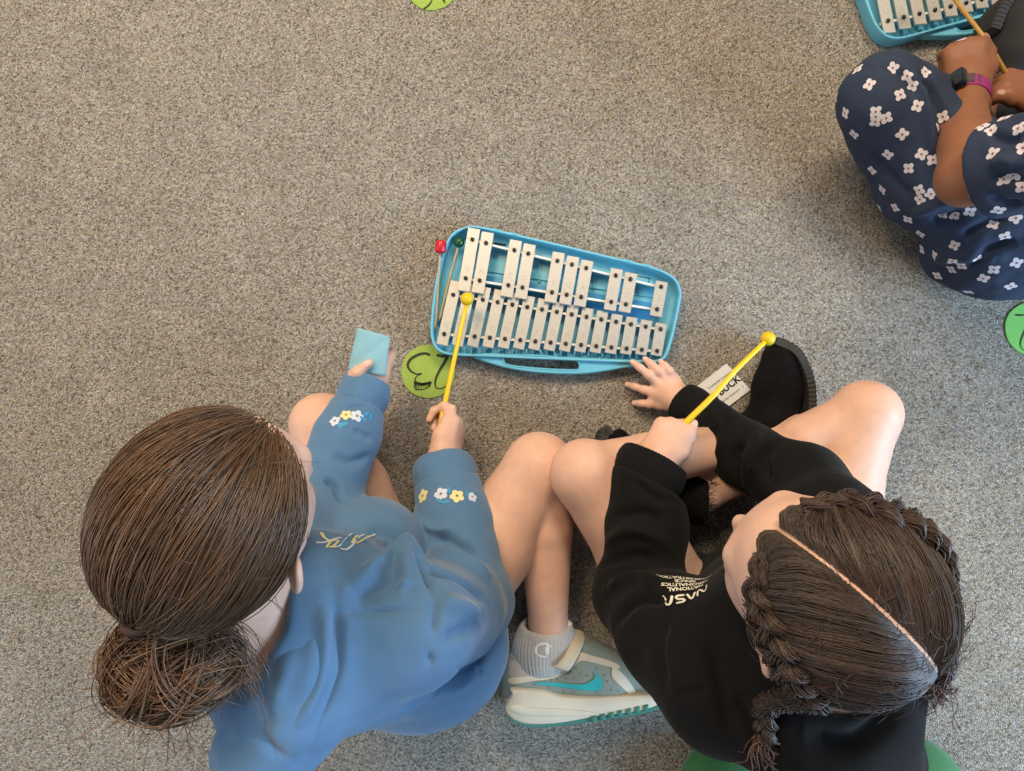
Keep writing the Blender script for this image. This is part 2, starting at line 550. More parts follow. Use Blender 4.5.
def lamp(name, loc, aim, size, size_y, power, col):
    l = bpy.data.lights.new(name, 'AREA'); l.shape = 'RECTANGLE'; l.size = size; l.size_y = size_y
    l.energy = power; l.color = col
    o = bpy.data.objects.new(name, l); COL.objects.link(o); o.location = loc
    o.rotation_euler = (Vector(aim) - Vector(loc)).to_track_quat('-Z', 'Y').to_euler()
    return o
lamp('ceiling_lamp', (-1.1, 1.5, 2.6), (-0.6, 0.6, 0), 1.2, 0.6, 48, (1.0, 0.75, 0.46))
lamp('ceiling_lamp', (0.5, 2.1, 2.6), (0.3, 0.9, 0), 1.2, 0.6, 54, (1.0, 0.86, 0.66))
lamp('window_light', (2.3, -0.7, 1.15), (0.2, -0.15, 0.1), 1.6, 1.1, 84, (0.50, 0.74, 1.0))
lamp('window_light', (-2.5, -0.3, 1.4), (-0.5, -0.2, 0.2), 1.6, 1.1, 22, (0.74, 0.87, 1.0))
vs_ = SC.view_settings
vs_.view_transform = 'Standard'; vs_.look = 'None'; vs_.gamma = 1; vs_.exposure = 0.28; vs_.use_curve_mapping = False
SC.cycles.use_denoising = True

# ------------------------------------------------------------------ shared materials
M = {}
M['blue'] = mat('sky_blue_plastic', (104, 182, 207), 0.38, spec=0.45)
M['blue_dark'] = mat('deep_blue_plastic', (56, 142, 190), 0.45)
M['bar'] = mat('brushed_aluminium', (190, 184, 174), 0.42, metal=0.45, noise=260, var=0.06, bump=(500, 0.06, 0.0005))
M['engrave'] = mat('engraved_letter', (172, 166, 156), 0.6, metal=0.3)
M['pin'] = mat('black_pin', (14, 14, 15), 0.22, spec=0.7)
M['rail'] = mat('white_cord', (224, 222, 216), 0.7)
M['ink'] = mat('black_print', (28, 26, 26), 0.7)
M['wood'] = mat('pale_beech', (186, 160, 118), 0.55, noise=90, var=0.12)
M['red'] = mat('red_rubber', (196, 24, 40), 0.35)
M['green_head'] = mat('dark_green_rubber', (18, 74, 36), 0.35)
M['yellow'] = mat('yellow_plastic', (236, 196, 12), 0.35, sss=0.0)
M['yellow_head'] = mat('yellow_rubber', (226, 190, 22), 0.45)
M['dot'] = mat('lime_green_felt', (148, 172, 76), 0.9, noise=220, var=0.07, bump=(700, 0.25, 0.0006))
M['dot_b'] = mat('spring_green_felt', (124, 187, 92), 0.9, noise=220, var=0.07, bump=(700, 0.25, 0.0006))
M['marker'] = mat('dark_marker', (50, 56, 28), 0.85)
M['paper'] = mat('pale_blue_paper', (134, 180, 194), 0.8, noise=60, var=0.03)
M['card'] = mat('white_card', (226, 226, 226), 0.6)
M['cushion'] = mat('green_cotton', (52, 108, 60), 0.85, noise=120, var=0.1, bump=(900, 0.3, 0.0006), sheen=0.2)

# ------------------------------------------------------------------ glockenspiels
# Plan of the instrument, drawn once in its own flat units (about 0.43 mm each) and set down by `to`.
def glockenspiel(to, label, visible=None):
    c0 = to(480, 300, 0)
    root = thing('glockenspiel', (c0[0], c0[1], 0), label, 'glockenspiel', None)
    body = [(165, 42), (205, 38), (300, 57), (500, 103), (700, 151), (850, 188), (915, 216), (945, 245), (957, 285), (953, 320), (940, 385),
            (925, 450), (908, 505), (890, 530), (850, 541), (760, 540), (600, 534), (400, 526), (250, 519), (160, 516), (95, 510), (58, 490), (40, 450), (38, 400),
            (45, 320), (57, 235), (72, 160), (92, 105), (122, 62)]
    ring = catmull([(x, y) for x, y in body], 8, closed=True)
    def up(r, z): return np.array([to(a, b, z) for a, b in r])
    plan = up(ring, 0.0)[:, :2]
    area = 0.5 * np.sum(plan[:, 0] * np.roll(plan[:, 1], -1) - plan[:, 1] * np.roll(plan[:, 0], -1))
    if area < 0: plan = plan[::-1]
    plan = resample(plan, 220)
    prof = [(0.007, 0.000), (0.003, 0.002), (0.0015, 0.010), (0.0, 0.026), (0.0, 0.0295), (0.0008, 0.031), (0.0022, 0.0315), (0.0036, 0.031), (0.0044, 0.0295),
            (0.0052, 0.022), (0.0060, 0.0125), (0.0085, 0.009), (0.013, 0.0078)]
    rings = [np.c_[inset_ring(plan, d), np.full(len(plan), z)] for d, z in prof]
    n = len(plan); g = Geo()
    vs = np.concatenate(rings); fs = []
    for i in range(len(rings) - 1):
        fs += [(i * n + k, i * n + (k + 1) % n, (i + 1) * n + (k + 1) % n, (i + 1) * n + k) for k in range(n)]
    fs.append(tuple((len(rings) - 1) * n + k for k in range(n)))
    fs.append(tuple(range(n))[::-1])
    g.add(vs, fs)
    def block(quad, z0, z1, mi=0, e=0.0012):
        q = np.array([to(x, y, 0)[:2] for x, y in quad])
        ar = sum(q[i][0] * q[(i + 1) % 4][1] - q[i][1] * q[(i + 1) % 4][0] for i in range(4))
        if ar < 0: q = q[::-1]
        g.add(*bevel_bar(q, z0, z1, e), mi)
    # moulded inside: raised panels behind the bars, dark wells, ribs along the handle side
    block([(200, 70), (860, 228), (905, 300), (210, 190)], 0.007, 0.0105)
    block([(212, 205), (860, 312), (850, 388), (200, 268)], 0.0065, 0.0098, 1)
    block([(752, 196), (845, 212), (872, 250), (745, 232)], 0.007, 0.0135, 0, 0.002)
    for i in range(32):
        x = 80 + i * 25.6
        if 150 < x < 880: block([(x, 484), (x + 7, 485), (x + 6, 500 + x * 0.026), (x - 1, 500 + x * 0.026)], 0.007, 0.0145)
    for a, b in ((215, 172), (330, 190), (440, 215), (640, 238), (810, 262)):
        block([(a, b - 60), (a + 6, b - 58), (a + 1, b + 22), (a - 5, b + 21)], 0.007, 0.013)
    # black moulded brackets beside the clasp sockets
    def line(p, q, wd=2.6):
        p, q = V(*p), V(*q); d = nrm(q - p); m = V(-d[1], d[0]) * wd / 2
        block([tuple(p + m), tuple(q + m), tuple(q - m), tuple(p - m)], 0.0095, 0.0148, 2, 0.0002)
    line((268, 92), (314, 97)); line((268, 92), (262, 112)); line((262, 112), (308, 122))
    line((800, 213), (848, 224)); line((848, 224), (840, 250)); line((840, 250), (792, 238))
    g.build('case', [M['blue'], M['blue_dark'], M['pin']], root, deg=40)
    # carrying handle: a loop bulging from the long edge, its slot open to the floor
    out = catmull([(190, 515), (235, 534), (300, 554), (360, 566), (430, 575), (520, 580), (600, 579), (680, 569), (760, 556), (850, 549), (890, 531), (760, 526), (560, 517), (350, 508), (240, 503)], 8, closed=True)
    hole = catmull([(312, 512), (440, 513), (560, 526), (583, 540), (585, 556), (572, 565), (480, 563), (380, 555), (318, 546), (305, 530)], 8, closed=True)
    def mk(r, m):
        p = np.array([to(a, b, 0)[:2] for a, b in r]); ar = np.sum(p[:, 0] * np.roll(p[:, 1], -1) - p[:, 1] * np.roll(p[:, 0], -1))
        return resample(p[::-1] if ar < 0 else p, m)
    O, H = mk(out, 160), mk(hole, 90)
    pts = [Vector(p) for p in np.concatenate([O, H])]
    tri = delaunay_2d_cdt(pts, [], [list(range(160)), list(range(160, 250))[::-1]], 2, 1e-7)
    def in_hole(p):
        c = False
        for i in range(90):
            a, b = H[i], H[(i + 1) % 90]
            if (a[1] > p[1]) != (b[1] > p[1]) and p[0] < (b[0] - a[0]) * (p[1] - a[1]) / (b[1] - a[1]) + a[0]: c = not c
        return c
    tp = np.array([list(p) for p in tri[0]]); tf = [q for q in tri[2] if not in_hole(tp[list(q)].mean(0))]
    g = Geo()
    Oi, Hi = inset_ring(O, 0.0015), inset_ring(H, -0.0015)
    top = np.array([list(p) for p in tp]); k = len(top)
    # flat faces are slightly inside the rounded edges
    ins = np.array([Oi[i] if i < 160 else (Hi[i - 160] if i < 250 else top[i]) for i in range(k)])
    g.add(np.c_[ins, np.full(k, 0.024)], tf)
    g.add(np.c_[ins, np.full(k, 0.008)], [tuple(q)[::-1] for q in tf])
    for R, I, fl_ in ((O, Oi, False), (H, Hi, True)):
        m = len(R); rr = [np.c_[I, np.full(m, 0.008)], np.c_[R, np.full(m, 0.0095)], np.c_[R, np.full(m, 0.0225)], np.c_[I, np.full(m, 0.024)]]
        fs = []
        for i in range(3):
            for j in range(m):
                q = (i * m + j, i * m + (j + 1) % m, (i + 1) * m + (j + 1) % m, (i + 1) * m + j)
                fs.append(q[::-1] if fl_ else q)
        g.add(np.concatenate(rr), fs)
    g.add(*tube(np.array([[*p, 0.0235] for p in np.concatenate([H, H[:1]])]), 0.0017, 6))
    g.build('handle', [M['blue']], root, deg=40)
    # clasp lugs on the far long edge
    for x, y in ((280, 50), (347, 66), (762, 163), (832, 181)):
        g = Geo(); q = []
        for dx, dy in ((-17, -6), (17, 2), (17, 16), (-17, 8)): q.append(to(x + dx, y + dy, 0)[:2])
        q = np.array(q); ar = sum(q[i][0] * q[(i + 1) % 4][1] - q[i][1] * q[(i + 1) % 4][0] for i in range(4))
        g.add(*bevel_bar(q[::-1] if ar < 0 else q, 0.012, 0.029, 0.001))
        q2 = q.mean(0) + (q - q.mean(0)) * V(0.45, 0.45)
        g.add(*bevel_bar(q2[::-1] if ar < 0 else q2, 0.02, 0.0325, 0.0008))
        g.build('clasp_lug', [M['blue']], root, deg=40)
    # bar supports
    nat_hi = [(121, 290), (881, 416)]; nat_lo = [(88, 434), (868, 496)]
    acc_hi = [(192, 92), (880, 264)]; acc_lo = [(168, 233), (865, 346)]
    for (a, b), z in ((nat_hi, 0.0245), (nat_lo, 0.0245), (acc_hi, 0.031), (acc_lo, 0.031)):
        a, b = V(*a), V(*b); d = (b - a) / np.linalg.norm(b - a)
        a2, b2 = a - d * 22, b + d * 22; g = Geo()
        q = np.array([to(*(p + m), 0)[:2] for p, m in ((a2, V(0, 4)), (b2, V(0, 4)), (b2, V(0, -4)), (a2, V(0, -4)))])
        ar = sum(q[i][0] * q[(i + 1) % 4][1] - q[i][1] * q[(i + 1) % 4][0] for i in range(4))
        q = q[::-1] if ar < 0 else q
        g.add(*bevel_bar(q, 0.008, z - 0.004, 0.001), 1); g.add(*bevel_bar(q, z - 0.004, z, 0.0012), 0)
        g.build('bar_rail', [M['rail'], M['blue']], root, deg=40)
    def bar(hi, lo, eh, el, w, z, letter):
        hi, lo = V(*hi), V(*lo); d = (hi - lo) / np.linalg.norm(hi - lo); m = V(-d[1], d[0]) * w / 2
        a, b = hi + d * eh, lo - d * el
        q = np.array([to(*p, 0)[:2] for p in (a + m, a - m, b - m, b + m)])
        ar = sum(q[i][0] * q[(i + 1) % 4][1] - q[i][1] * q[(i + 1) % 4][0] for i in range(4))
        g = Geo(); g.add(*bevel_bar(q[::-1] if ar < 0 else q, z, z + 0.0032, 0.0006))
        # the note letter stamped near the player's end
        lv, lf = text_geo(letter, 26)
        c = lo + d * 34; px_ = V(-d[1], d[0])
        if px_[0] < 0: px_ = -px_
        p2 = np.array([to(*(c + px_ * x + d * y), z + 0.00328) for x, y, _ in lv])
        g.add(p2, lf, 1)
        # felt washers and pins come through two holes
        o = g.build('bar', [M['bar'], M['engrave']], root, smooth=False)
        for p in (hi, lo):
            gp = Geo(); c3 = to(*p, z + 0.0028)
            gp.add(*lathe(c3, (0, 0, 1), [(-0.006, 0.0012), (0.0, 0.0012), (0.0004, 0.0030), (0.0012, 0.0036), (0.0022, 0.0035), (0.0036, 0.0030), (0.0046, 0.0019), (0.0052, 0.0008)], 12))
            gp.build('pin', [M['pin']], o)
    def lerp(pr, t): return V(*pr[0]) * (1 - t) + V(*pr[1]) * t
    NL = 'GABCDEFGABCDEFG'
    for i in range(15):
        t = i / 14; bar(lerp(nat_hi, t), lerp(nat_lo, t), 52 - 30 * t, 42 - 24 * t, 41.5, 0.0248, NL[i])
    ax = [192, 242, 345, 396, 502, 555, 607, 715, 768, 880]
    for x, nl in zip(ax, ['G#', 'A#', 'C#', 'D#', 'F#', 'G#', 'A#', 'C#', 'D#', 'F#']):
        t = (x - 192) / 688.0; bar(lerp(acc_hi, t), lerp(acc_lo, t), 42 - 22 * t, 48 - 22 * t, 44.5, 0.0315, nl[0])
    return root

def to_main(x, y, z): 
    p = P(420 + x / 3.657, 215 + y / 3.657, 0.031); return V(p[0], p[1], z)
glock = glockenspiel(to_main, 'sky blue cased glockenspiel with silver bars in the middle of the carpet')
# the second instrument, set down turned towards the child in floral clothes
_a = [(88, 434), (358, 456), (121, 290)]
_b = [P(888.7, 20, 0.031)[:2], P(964.6, 2.6, 0.031)[:2], P(880.6, -19.5, 0.031)[:2]]
_A = np.linalg.solve(np.array([[x, y, 1.0] for x, y in _a]), np.array(_b))
def to_far(x, y, z):
    q = V(x, y, 1.0) @ _A; return V(q[0], q[1], z)
glock2 = glockenspiel(to_far, 'sky blue cased glockenspiel beside the child in floral clothes')

# ------------------------------------------------------------------ mallets
def mallet(path, r0, r1, head, hr, mats, label, group=None, kind='ball', hdir=None):
    path = catmull(path, 8)
    root = thing('mallet', path[0], label, 'mallet', group)
    g = Geo(); g.add(*tube(path, np.linspace(r0, r1, len(path)), 12)); g.build('stick', [mats[0]], root)
    d = nrm(path[-1] - path[-3]) if hdir is None else nrm(hdir)
    g = Geo(); c = np.asarray(head, float)
    if kind == 'ball':
        g.add(*lathe(c, d, [(-hr * math.cos(a), max(0.0004, hr * math.sin(a))) for a in np.linspace(0, math.pi, 17)], 24))
    else:
        prof = [(-hr * 1.15, hr * 0.55), (-hr * 1.05, hr * 0.85), (-hr * 0.75, hr), (hr * 0.7, hr * 0.98), (hr * 1.02, hr * 0.82), (hr * 1.15, hr * 0.45), (hr * 1.18, 0.001)]
        g.add(*lathe(c, d, prof, 24))
    g.build('mallet_head', [mats[1]], root)
    return root

G = lambda x, y, z: V(*P(420 + x / 3.657, 215 + y / 3.657, z))
mallet([G(55, 421, 0.020), G(64, 280, 0.027), G(73, 140, 0.034)], 0.0021, 0.0021, G(76, 116, 0.036), 0.0092, [M['wood'], M['red']],
       'wooden mallet with red head lying along the edge of the middle glockenspiel', kind='drum')
mallet([G(70, 388, 0.0165), G(104, 250, 0.022), G(138, 122, 0.027)], 0.0021, 0.0021, G(143, 100, 0.028), 0.0088, [M['wood'], M['green_head']],
       'wooden mallet with dark green head lying inside the middle glockenspiel')

# ------------------------------------------------------------------ number spots on the carpet
def spot(c, r, m, label, strokes):
    root_c = P(*c, 0.0)
    g = Geo(); n = 64; w = np.arange(n) * 2 * math.pi / n
    rr = r * (1 + 0.006 * np.sin(5 * w + c[0]) + 0.004 * np.sin(11 * w))
    ring = lambda k, z: np.c_[root_c[0] + k * rr * np.cos(w), root_c[1] + k * rr * np.sin(w), np.full(n, z)]
    vs = np.concatenate([ring(1, 0.0002), ring(1, 0.0018), ring(0.985, 0.0022), [[root_c[0], root_c[1], 0.0022]]])
    fs = [(i * n + k, i * n + (k + 1) % n, (i + 1) * n + (k + 1) % n, (i + 1) * n + k) for i in range(2) for k in range(n)]
    fs += [(2 * n + k, 2 * n + (k + 1) % n, 3 * n) for k in range(n)] + [tuple(range(n))[::-1]]
    g.add(vs, fs)
    for pts, wd in strokes:
        p = catmull([P(x, y, 0.0025)[:2] for x, y in pts], 6)
        ww = wd * 1.35 * (0.8 + 0.35 * np.sin(np.linspace(0.3, 6, len(p))))
        v2, f2 = stroke_ribbon(p, ww)
        g.add(np.c_[v2, np.full(len(v2), 0.0025)], f2, 1)
    o = g.build('number_spot', [m, M['marker']], smooth=False, loc=root_c)
    return tag(o, label, 'floor marker', None)
S = lambda x, y: (330 + x * 0.19455, 320 + y * 0.19455)
three = [S(515, 182), S(490, 172), S(450, 180), S(412, 205), S(400, 235), S(415, 262), S(445, 278), S(470, 275), S(445, 290), S(436, 315), S(436, 350)]
three_b = [S(436, 318), S(470, 330), S(500, 325), S(518, 320), S(505, 345), S(475, 358), S(436, 356)]
hatch = [([S(442 + i * 9, 322 + (i % 2) * 3), S(446 + i * 8.5, 357 - i * 1.5)], 0.0016) for i in range(9)]
two = [S(548, 180), S(575, 186), S(602, 186), S(590, 215), S(566, 255), S(545, 300), S(541, 335), S(552, 352), S(580, 350), S(603, 332), S(617, 312)]
spot((428.3, 371.5), 0.0450, M['dot'], 'green felt spot marked 23 under the corner of the middle glockenspiel',
     [(three, 0.0033), (three_b, 0.003), (two, 0.0036)] + hatch)
spot((432, -14), 0.0450, M['dot'], 'green felt spot on bare carpet cut off at the far edge',
     [([(423.5, 9), (428, 6), (431, 2), (433, -4), (433, -12)], 0.0022), ([(443, -4), (444, 1), (445, 3)], 0.0035), ([(443, -14), (443, -4)], 0.003), ([(423, -20), (433, -12)], 0.0022)])
spot((1031, 329), 0.0450, M['dot_b'], 'green felt spot on bare carpet below the child in floral clothes',
     [([(1015, 315), (1024, 315), (1036, 314)], 0.0022), ([(1034, 316), (1027, 326), (1021, 340), (1021, 347), (1026, 351), (1034, 347)], 0.0022)])

# ------------------------------------------------------------------ printed card on the carpet
def card():
    q = [P(x, y, 0.004) for x, y in ((726.5, 363.5), (750.5, 390), (720.5, 412.5), (694.5, 388))]
    c = sum(q) / 4; tx = nrm((q[0] - q[3]) + (q[1] - q[2])); ty = np.cross(V(0, 0, 1), tx)
    g = Geo()
    lo, hi = np.array(q), np.array(q); lo = lo - V(0, 0, 0.0005)
    cc = lambda a: a + V(0, 0, 1) * 0.0
    q4 = np.array([q[3], q[2], q[1], q[0]])
    g.add(*prism(q4 - V(0, 0, 0.0006), q4))
    W = np.linalg.norm(q[0] - q[3]); H = np.linalg.norm(q[0] - q[1])
    def put(txt, x, y, size, bold=0.0):
        v, f = text_geo(txt, size, bold)
        g.add(np.array([c + tx * (x + a) + ty * (y + b) + V(0, 0, 0.0004) for a, b, _ in v]), f, 1)
    put('Trusting Ball Ceremony', 0.004, H * 0.245, 0.0050)
    put('A BUCK', 0.003, -H * 0.04, 0.0165, 0.0005)
    put('& Star Questions', 0.004, -H * 0.29, 0.0050)
    put('1', W * 0.42, -H * 0.30, 0.007)
    v, f = lathe(c - tx * W * 0.42 + ty * H * 0.17 + V(0, 0, 0.0003), (0, 0, 1), [(0, 0.0032), (0.0001, 0.0032)], 18); g.add(v, f, 1)
    v, f = lathe(c - tx * W * 0.42 + ty * H * 0.17 + V(0, 0, 0.0005), (0, 0, 1), [(0, 0.0026), (0.0001, 0.0026)], 18); g.add(v, f, 0)
    put('P', -W * 0.42, H * 0.17, 0.0045) if False else None
    o = g.build('name_card', [M['card'], M['ink']], smooth=False, loc=c)
    tag(o, 'small white card with bold black print lying beside a black boot', 'card')
card()

# ------------------------------------------------------------------ cushion behind the child in black
def cushion():
    F = Field((0.20, -1.05, -0.01), (0.96, -0.40, 0.14), 0.004)
    a, b = P(722, 790, 0.04), P(918, 792, 0.04)
    r = 0.042
    y1 = P(820, 746, 0.05)[1] - r; y0 = y1 - 0.30
    c = V((a[0] + b[0]) / 2, (y0 + y1) / 2, 0.045); hx = 0.172; hy = (y1 - y0) / 2
    for sx in (-1, 1):
        for sy in (-1, 1):
            F.ell(c + V(sx * (hx - 0.035), sy * (hy - 0.035), 0), (0.085, 0.085, 0.042), k=0.06)
    F.ell(c, (hx + 0.04, hy + 0.04, 0.058), k=0.06)
    F.cap(c + V(-hx + 0.03, hy - 0.02, 0), c + V(hx - 0.03, hy - 0.02, 0), 0.05, k=0.04); F.cap(c + V(-hx + 0.03, -hy + 0.02, 0), c + V(hx - 0.03, -hy + 0.02, 0), 0.05, k=0.04)
    F.half((0, 0, 0.001), (0, 0, -1))
    v, f = F.mesh()
    v[:, 2] = np.maximum(v[:, 2], 0.001)
    v = folds(v, f, [([c + V(-0.1, hy, 0.04), c + V(-0.05, 0.08, 0.06)], 0.008, -0.004), ([c + V(0.1, hy, 0.04), c + V(0.06, 0.08, 0.06)], 0.008, -0.004)])
    o = link_mesh('floor_cushion', v, f, M['cushion'], loc=(c[0], c[1], 0))
    tag(o, 'green fabric floor cushion behind the child in black', 'cushion')
cushion()
# ------------------------------------------------------------------ people: shared builders
def skin_mat(name, col):
    return mat(name, col, 0.5, spec=0.35, sss=0.12, noise=70, var=0.05, bump=(900, 0.06, 0.0004))
M['skin_a'] = skin_mat('fair_skin', (222, 177, 154))
M['skin_c'] = skin_mat('brown_skin', (142, 94, 67))
M['lip'] = mat('lips', (208, 142, 128), 0.45)
M['lip_c'] = mat('brown_lips', (130, 74, 66), 0.4)
M['nail'] = mat('bare_nail', (232, 186, 170), 0.3, coat=0.2)
M['nail_white'] = mat('lavender_nail_polish', (214, 208, 222), 0.25, coat=0.4)
M['nail_blue'] = mat('blue_nail_polish', (40, 44, 150), 0.25, coat=0.4)
M['eye'] = mat('eye_white', (236, 234, 230), 0.2)
M['iris'] = mat('brown_iris', (62, 40, 26), 0.15)
M['hair_a'] = mat('brown_hair', (98, 74, 54), 0.36, spec=0.6, tint=True)
M['hair_b'] = mat('dark_brown_hair', (63, 52, 45), 0.5, spec=0.4, tint=True)
M['hair_c'] = mat('black_hair', (30, 24, 22), 0.4, spec=0.5, tint=True)
M['brow'] = mat('eyebrow_hair', (70, 50, 38), 0.7)

class Head:
    """Head frame: r to its own right, f where it faces, u through the crown."""
    def __init__(s, C, f, up, k=1.0, ear=0.0):
        s.ear = ear
        s.C = np.asarray(C, float); s.f = nrm(f); u = np.asarray(up, float); s.u = nrm(u - s.f * (u @ s.f)); s.r = np.cross(s.f, s.u); s.k = k
        s.ax = (s.r, s.f, s.u)
    def at(s, r, f, u): return s.C + s.k * (r * s.r + f * s.f + u * s.u)
    def dirs(s, d):  # local rows -> world rows
        return d[:, :1] * s.r + d[:, 1:2] * s.f + d[:, 2:3] * s.u
    def local(s, v): q = (v - s.C) / s.k; return np.stack([q @ s.r, q @ s.f, q @ s.u], 1)
    def sculpt(s, F, neck_base, neck_r=0.045):
        k = s.k; E = lambda c, R, b, op='add': F.ell(s.at(*c), V(*R) * k, s.ax, b, op)
        E((0, -0.004, 0.004), (0.0745, 0.092, 0.086), 0.01)
        E((0, 0.034, -0.045), (0.060, 0.056, 0.068), 0.03)
        E((0, 0.060, -0.094), (0.027, 0.026, 0.022), 0.035)
        for sg in (-1, 1):
            E((sg * 0.036, 0.060, -0.052), (0.024, 0.024, 0.024), 0.022)
            E((sg * 0.048, 0.02, -0.075), (0.02, 0.034, 0.02), 0.03)
        F.cap(s.at(-0.034, 0.080, 0.004), s.at(0.034, 0.080, 0.004), 0.010 * k, None, 0.02)
        for sg in (-1, 1): E((sg * 0.031, 0.096, -0.016), (0.015, 0.016, 0.011), 0.012, 'cut')
        for sg in (-1, 1):   # upper lids
            F.cap(s.at(sg * 0.019, 0.0850, -0.0115), s.at(sg * 0.043, 0.0785, -0.0120), 0.0068 * k, None, 0.006)
        F.cap(s.at(0, 0.086, -0.012), s.at(0, 0.104, -0.046), 0.006 * k, 0.0095 * k, 0.012)
        for sg in (-1, 1): E((sg * 0.0105, 0.096, -0.050), (0.0065, 0.008, 0.0065), 0.006)
        E((0, 0.0885, -0.0725), (0.019, 0.008, 0.0045), 0.004); E((0, 0.0865, -0.0815), (0.016, 0.0085, 0.0052), 0.004)
        F.cap(s.at(-0.017, 0.0945, -0.077), s.at(0.017, 0.0945, -0.077), 0.0016 * k, None, 0.003, 'cut')
        for sg in (-1, 1):   # ears
            ax = (nrm(s.r * sg * 0.78 + s.f * 0.62), nrm(s.f * 0.78 - s.r * sg * 0.62), s.u)
            F.ell(s.at(sg * 0.087, -0.011 + s.ear, -0.024), V(0.0065, 0.0160, 0.0265) * k, ax, 0.006)
            F.ell(s.at(sg * 0.079, 0.000 + s.ear, -0.050), V(0.0065, 0.0095, 0.010) * k, ax, 0.006)
            F.ell(s.at(sg * 0.0915, -0.004 + s.ear, -0.024), V(0.0050, 0.0090, 0.016) * k, ax, 0.005, 'cut')
        F.cap(s.at(0, -0.022, -0.06), neck_base, neck_r * k, neck_r * 1.1 * k, 0.03)
    def face_parts(s, parent, iris, brow):
        for sg in (-1, 1):
            c = s.at(sg * 0.031, 0.0765, -0.017); d = nrm(s.f - 0.45 * s.u); R = 0.0125 * s.k
            v, fc = lathe(c, d, [(-R * math.cos(a), max(1e-4, R * math.sin(a))) for a in np.linspace(0, math.pi, 21)], 24)
            g = Geo(); g.add(v, fc); g.m = [1 if (np.mean([v[i] for i in q], axis=0) - c) @ d > 0.88 * R else 0 for q in fc]
            g.build('eye', [M['eye'], iris], parent)
            path = [s.at(sg * x, y, z) for x, y, z in ((0.014, 0.0905, 0.006), (0.024, 0.0895, 0.010), (0.036, 0.085, 0.011), (0.048, 0.074, 0.006))]
            p = catmull(path, 5); g = Geo(); g.add(*tube(p, np.linspace(0.0028, 0.0012, len(p)) * s.k, 6)); g.build('eyebrow', [brow], parent)
    def lips(s, v, f):
        q = s.local(v)
        m = (q[:, 1] > 0.083) & ((q[:, 0] / 0.019) ** 2 + ((q[:, 2] + 0.0775) / 0.0085) ** 2 < 1)
        return m[f].all(1)

HAND_X = (0.0225, 0.0075, -0.0075, -0.0215)
HAND_Y = (0.066, 0.070, 0.066, 0.059)
HAND_L = ((0.031, 0.019, 0.016), (0.035, 0.022, 0.017), (0.032, 0.021, 0.0165), (0.025, 0.0155, 0.014))
def hand(F, W, y, z, right, curls, thumb, s=1.0, thumb_at=None, spread=(6, 2, -3, -9), rf=0.0072):
    """Adds a hand to a field. y: towards the knuckles, z: out of the back of the hand. curls: bend of each joint in degrees.
    thumb: points (towards the thumb side, along y, along z). Returns the finger joints."""
    X, Y, Z = frame_from(y, z)
    T = -X if right else X
    L = lambda a, b, c: np.asarray(W, float) + s * (a * T + b * Y + c * Z)
    for x, yy in zip(HAND_X, HAND_Y):
        F.cap(L(x * 0.62, 0.004, 0), L(x, yy - 0.004, 0.0005), 0.0125 * s, 0.0092 * s, 0.014)
    F.cap(L(0.008, -0.03, 0), L(0.006, 0.012, 0), 0.0185 * s, 0.017 * s, 0.018, flat=Z, fs=0.8)
    F.cap(L(-0.008, -0.03, 0), L(-0.006, 0.012, 0), 0.0185 * s, 0.017 * s, 0.018, flat=Z, fs=0.8)
    tips = []
    for i in range(4):
        p = L(HAND_X[i], HAND_Y[i], 0); sp = math.radians(spread[i]); a = 0; pts = [p]
        fw = Y * math.cos(sp) + T * math.sin(sp)
        for j in range(3):
            a += math.radians(curls[i][j]); d = fw * math.cos(a) - Z * math.sin(a)
            pts.append(pts[-1] + d * HAND_L[i][j] * s)
        r = [rf * s * q * (0.9 if i == 3 else 1) for q in (1.12, 1.03, 0.95, 0.8)]
        F.chain(pts, r, 0.0035)
        F.ell(pts[1], V(1, 1, 1) * r[1] * 1.06, None, 0.003)
        tips.append((pts, d, fw * math.sin(a) + Z * math.cos(a)))
    tp = [L(0.015, 0.012, -0.006)] + ([L(*t) for t in thumb] if thumb_at is None else [np.asarray(q, float) for q in thumb_at])
    F.chain(tp, [0.0145 * s, 0.0098 * s, 0.0088 * s, 0.0072 * s], 0.007)
    F.cap(tp[0], tp[1], 0.0145 * s, 0.010 * s, 0.016)
    tips.append((tp, nrm(tp[-1] - tp[-2]), None))
    return tips

def flat_hand(F, W, knuckles, tips, s=1.0, rf=0.0072, arch=0.010, mids=None):
    """A hand spread on a surface, given by its knuckles and fingertips (thumb first)."""
    W = np.asarray(W, float); out = []
    for i, (k, t) in enumerate(zip(knuckles, tips)):
        k, t = np.asarray(k, float), np.asarray(t, float)
        F.cap(W + (k - W) * 0.12, k, 0.0135 * s, 0.0098 * s, 0.014)
        u = V(0, 0, 1)
        p1 = k + (t - k) * 0.42 + u * arch * s; p2 = k + (t - k) * 0.74 + u * arch * 0.75 * s
        q = [rf * s * (0.92 if i == 4 else 1) * c for c in (1.2, 1.06, 0.97, 0.8)]
        F.chain([k, p1, p2, t], q, 0.004)
        F.ell(p1, V(1, 1, 1) * q[1] * 1.05, None, 0.003)
        out.append(([k, p1, p2, t], nrm(t - p2), u))
    return out

def nails(sk, fingers, mi, which=range(5), ra=0.0042, rb=0.0056, up=None):
    for i in which:
        pts, d, u = fingers[i]
        u = up if u is None or up is not None else u
        u = nrm(u - d * (u @ d)); c = pts[-1] + u * 0.006 - d * 0.0005
        sk.disc(c, np.cross(d, u), d, ra, rb, mi, 10, 0.0005)

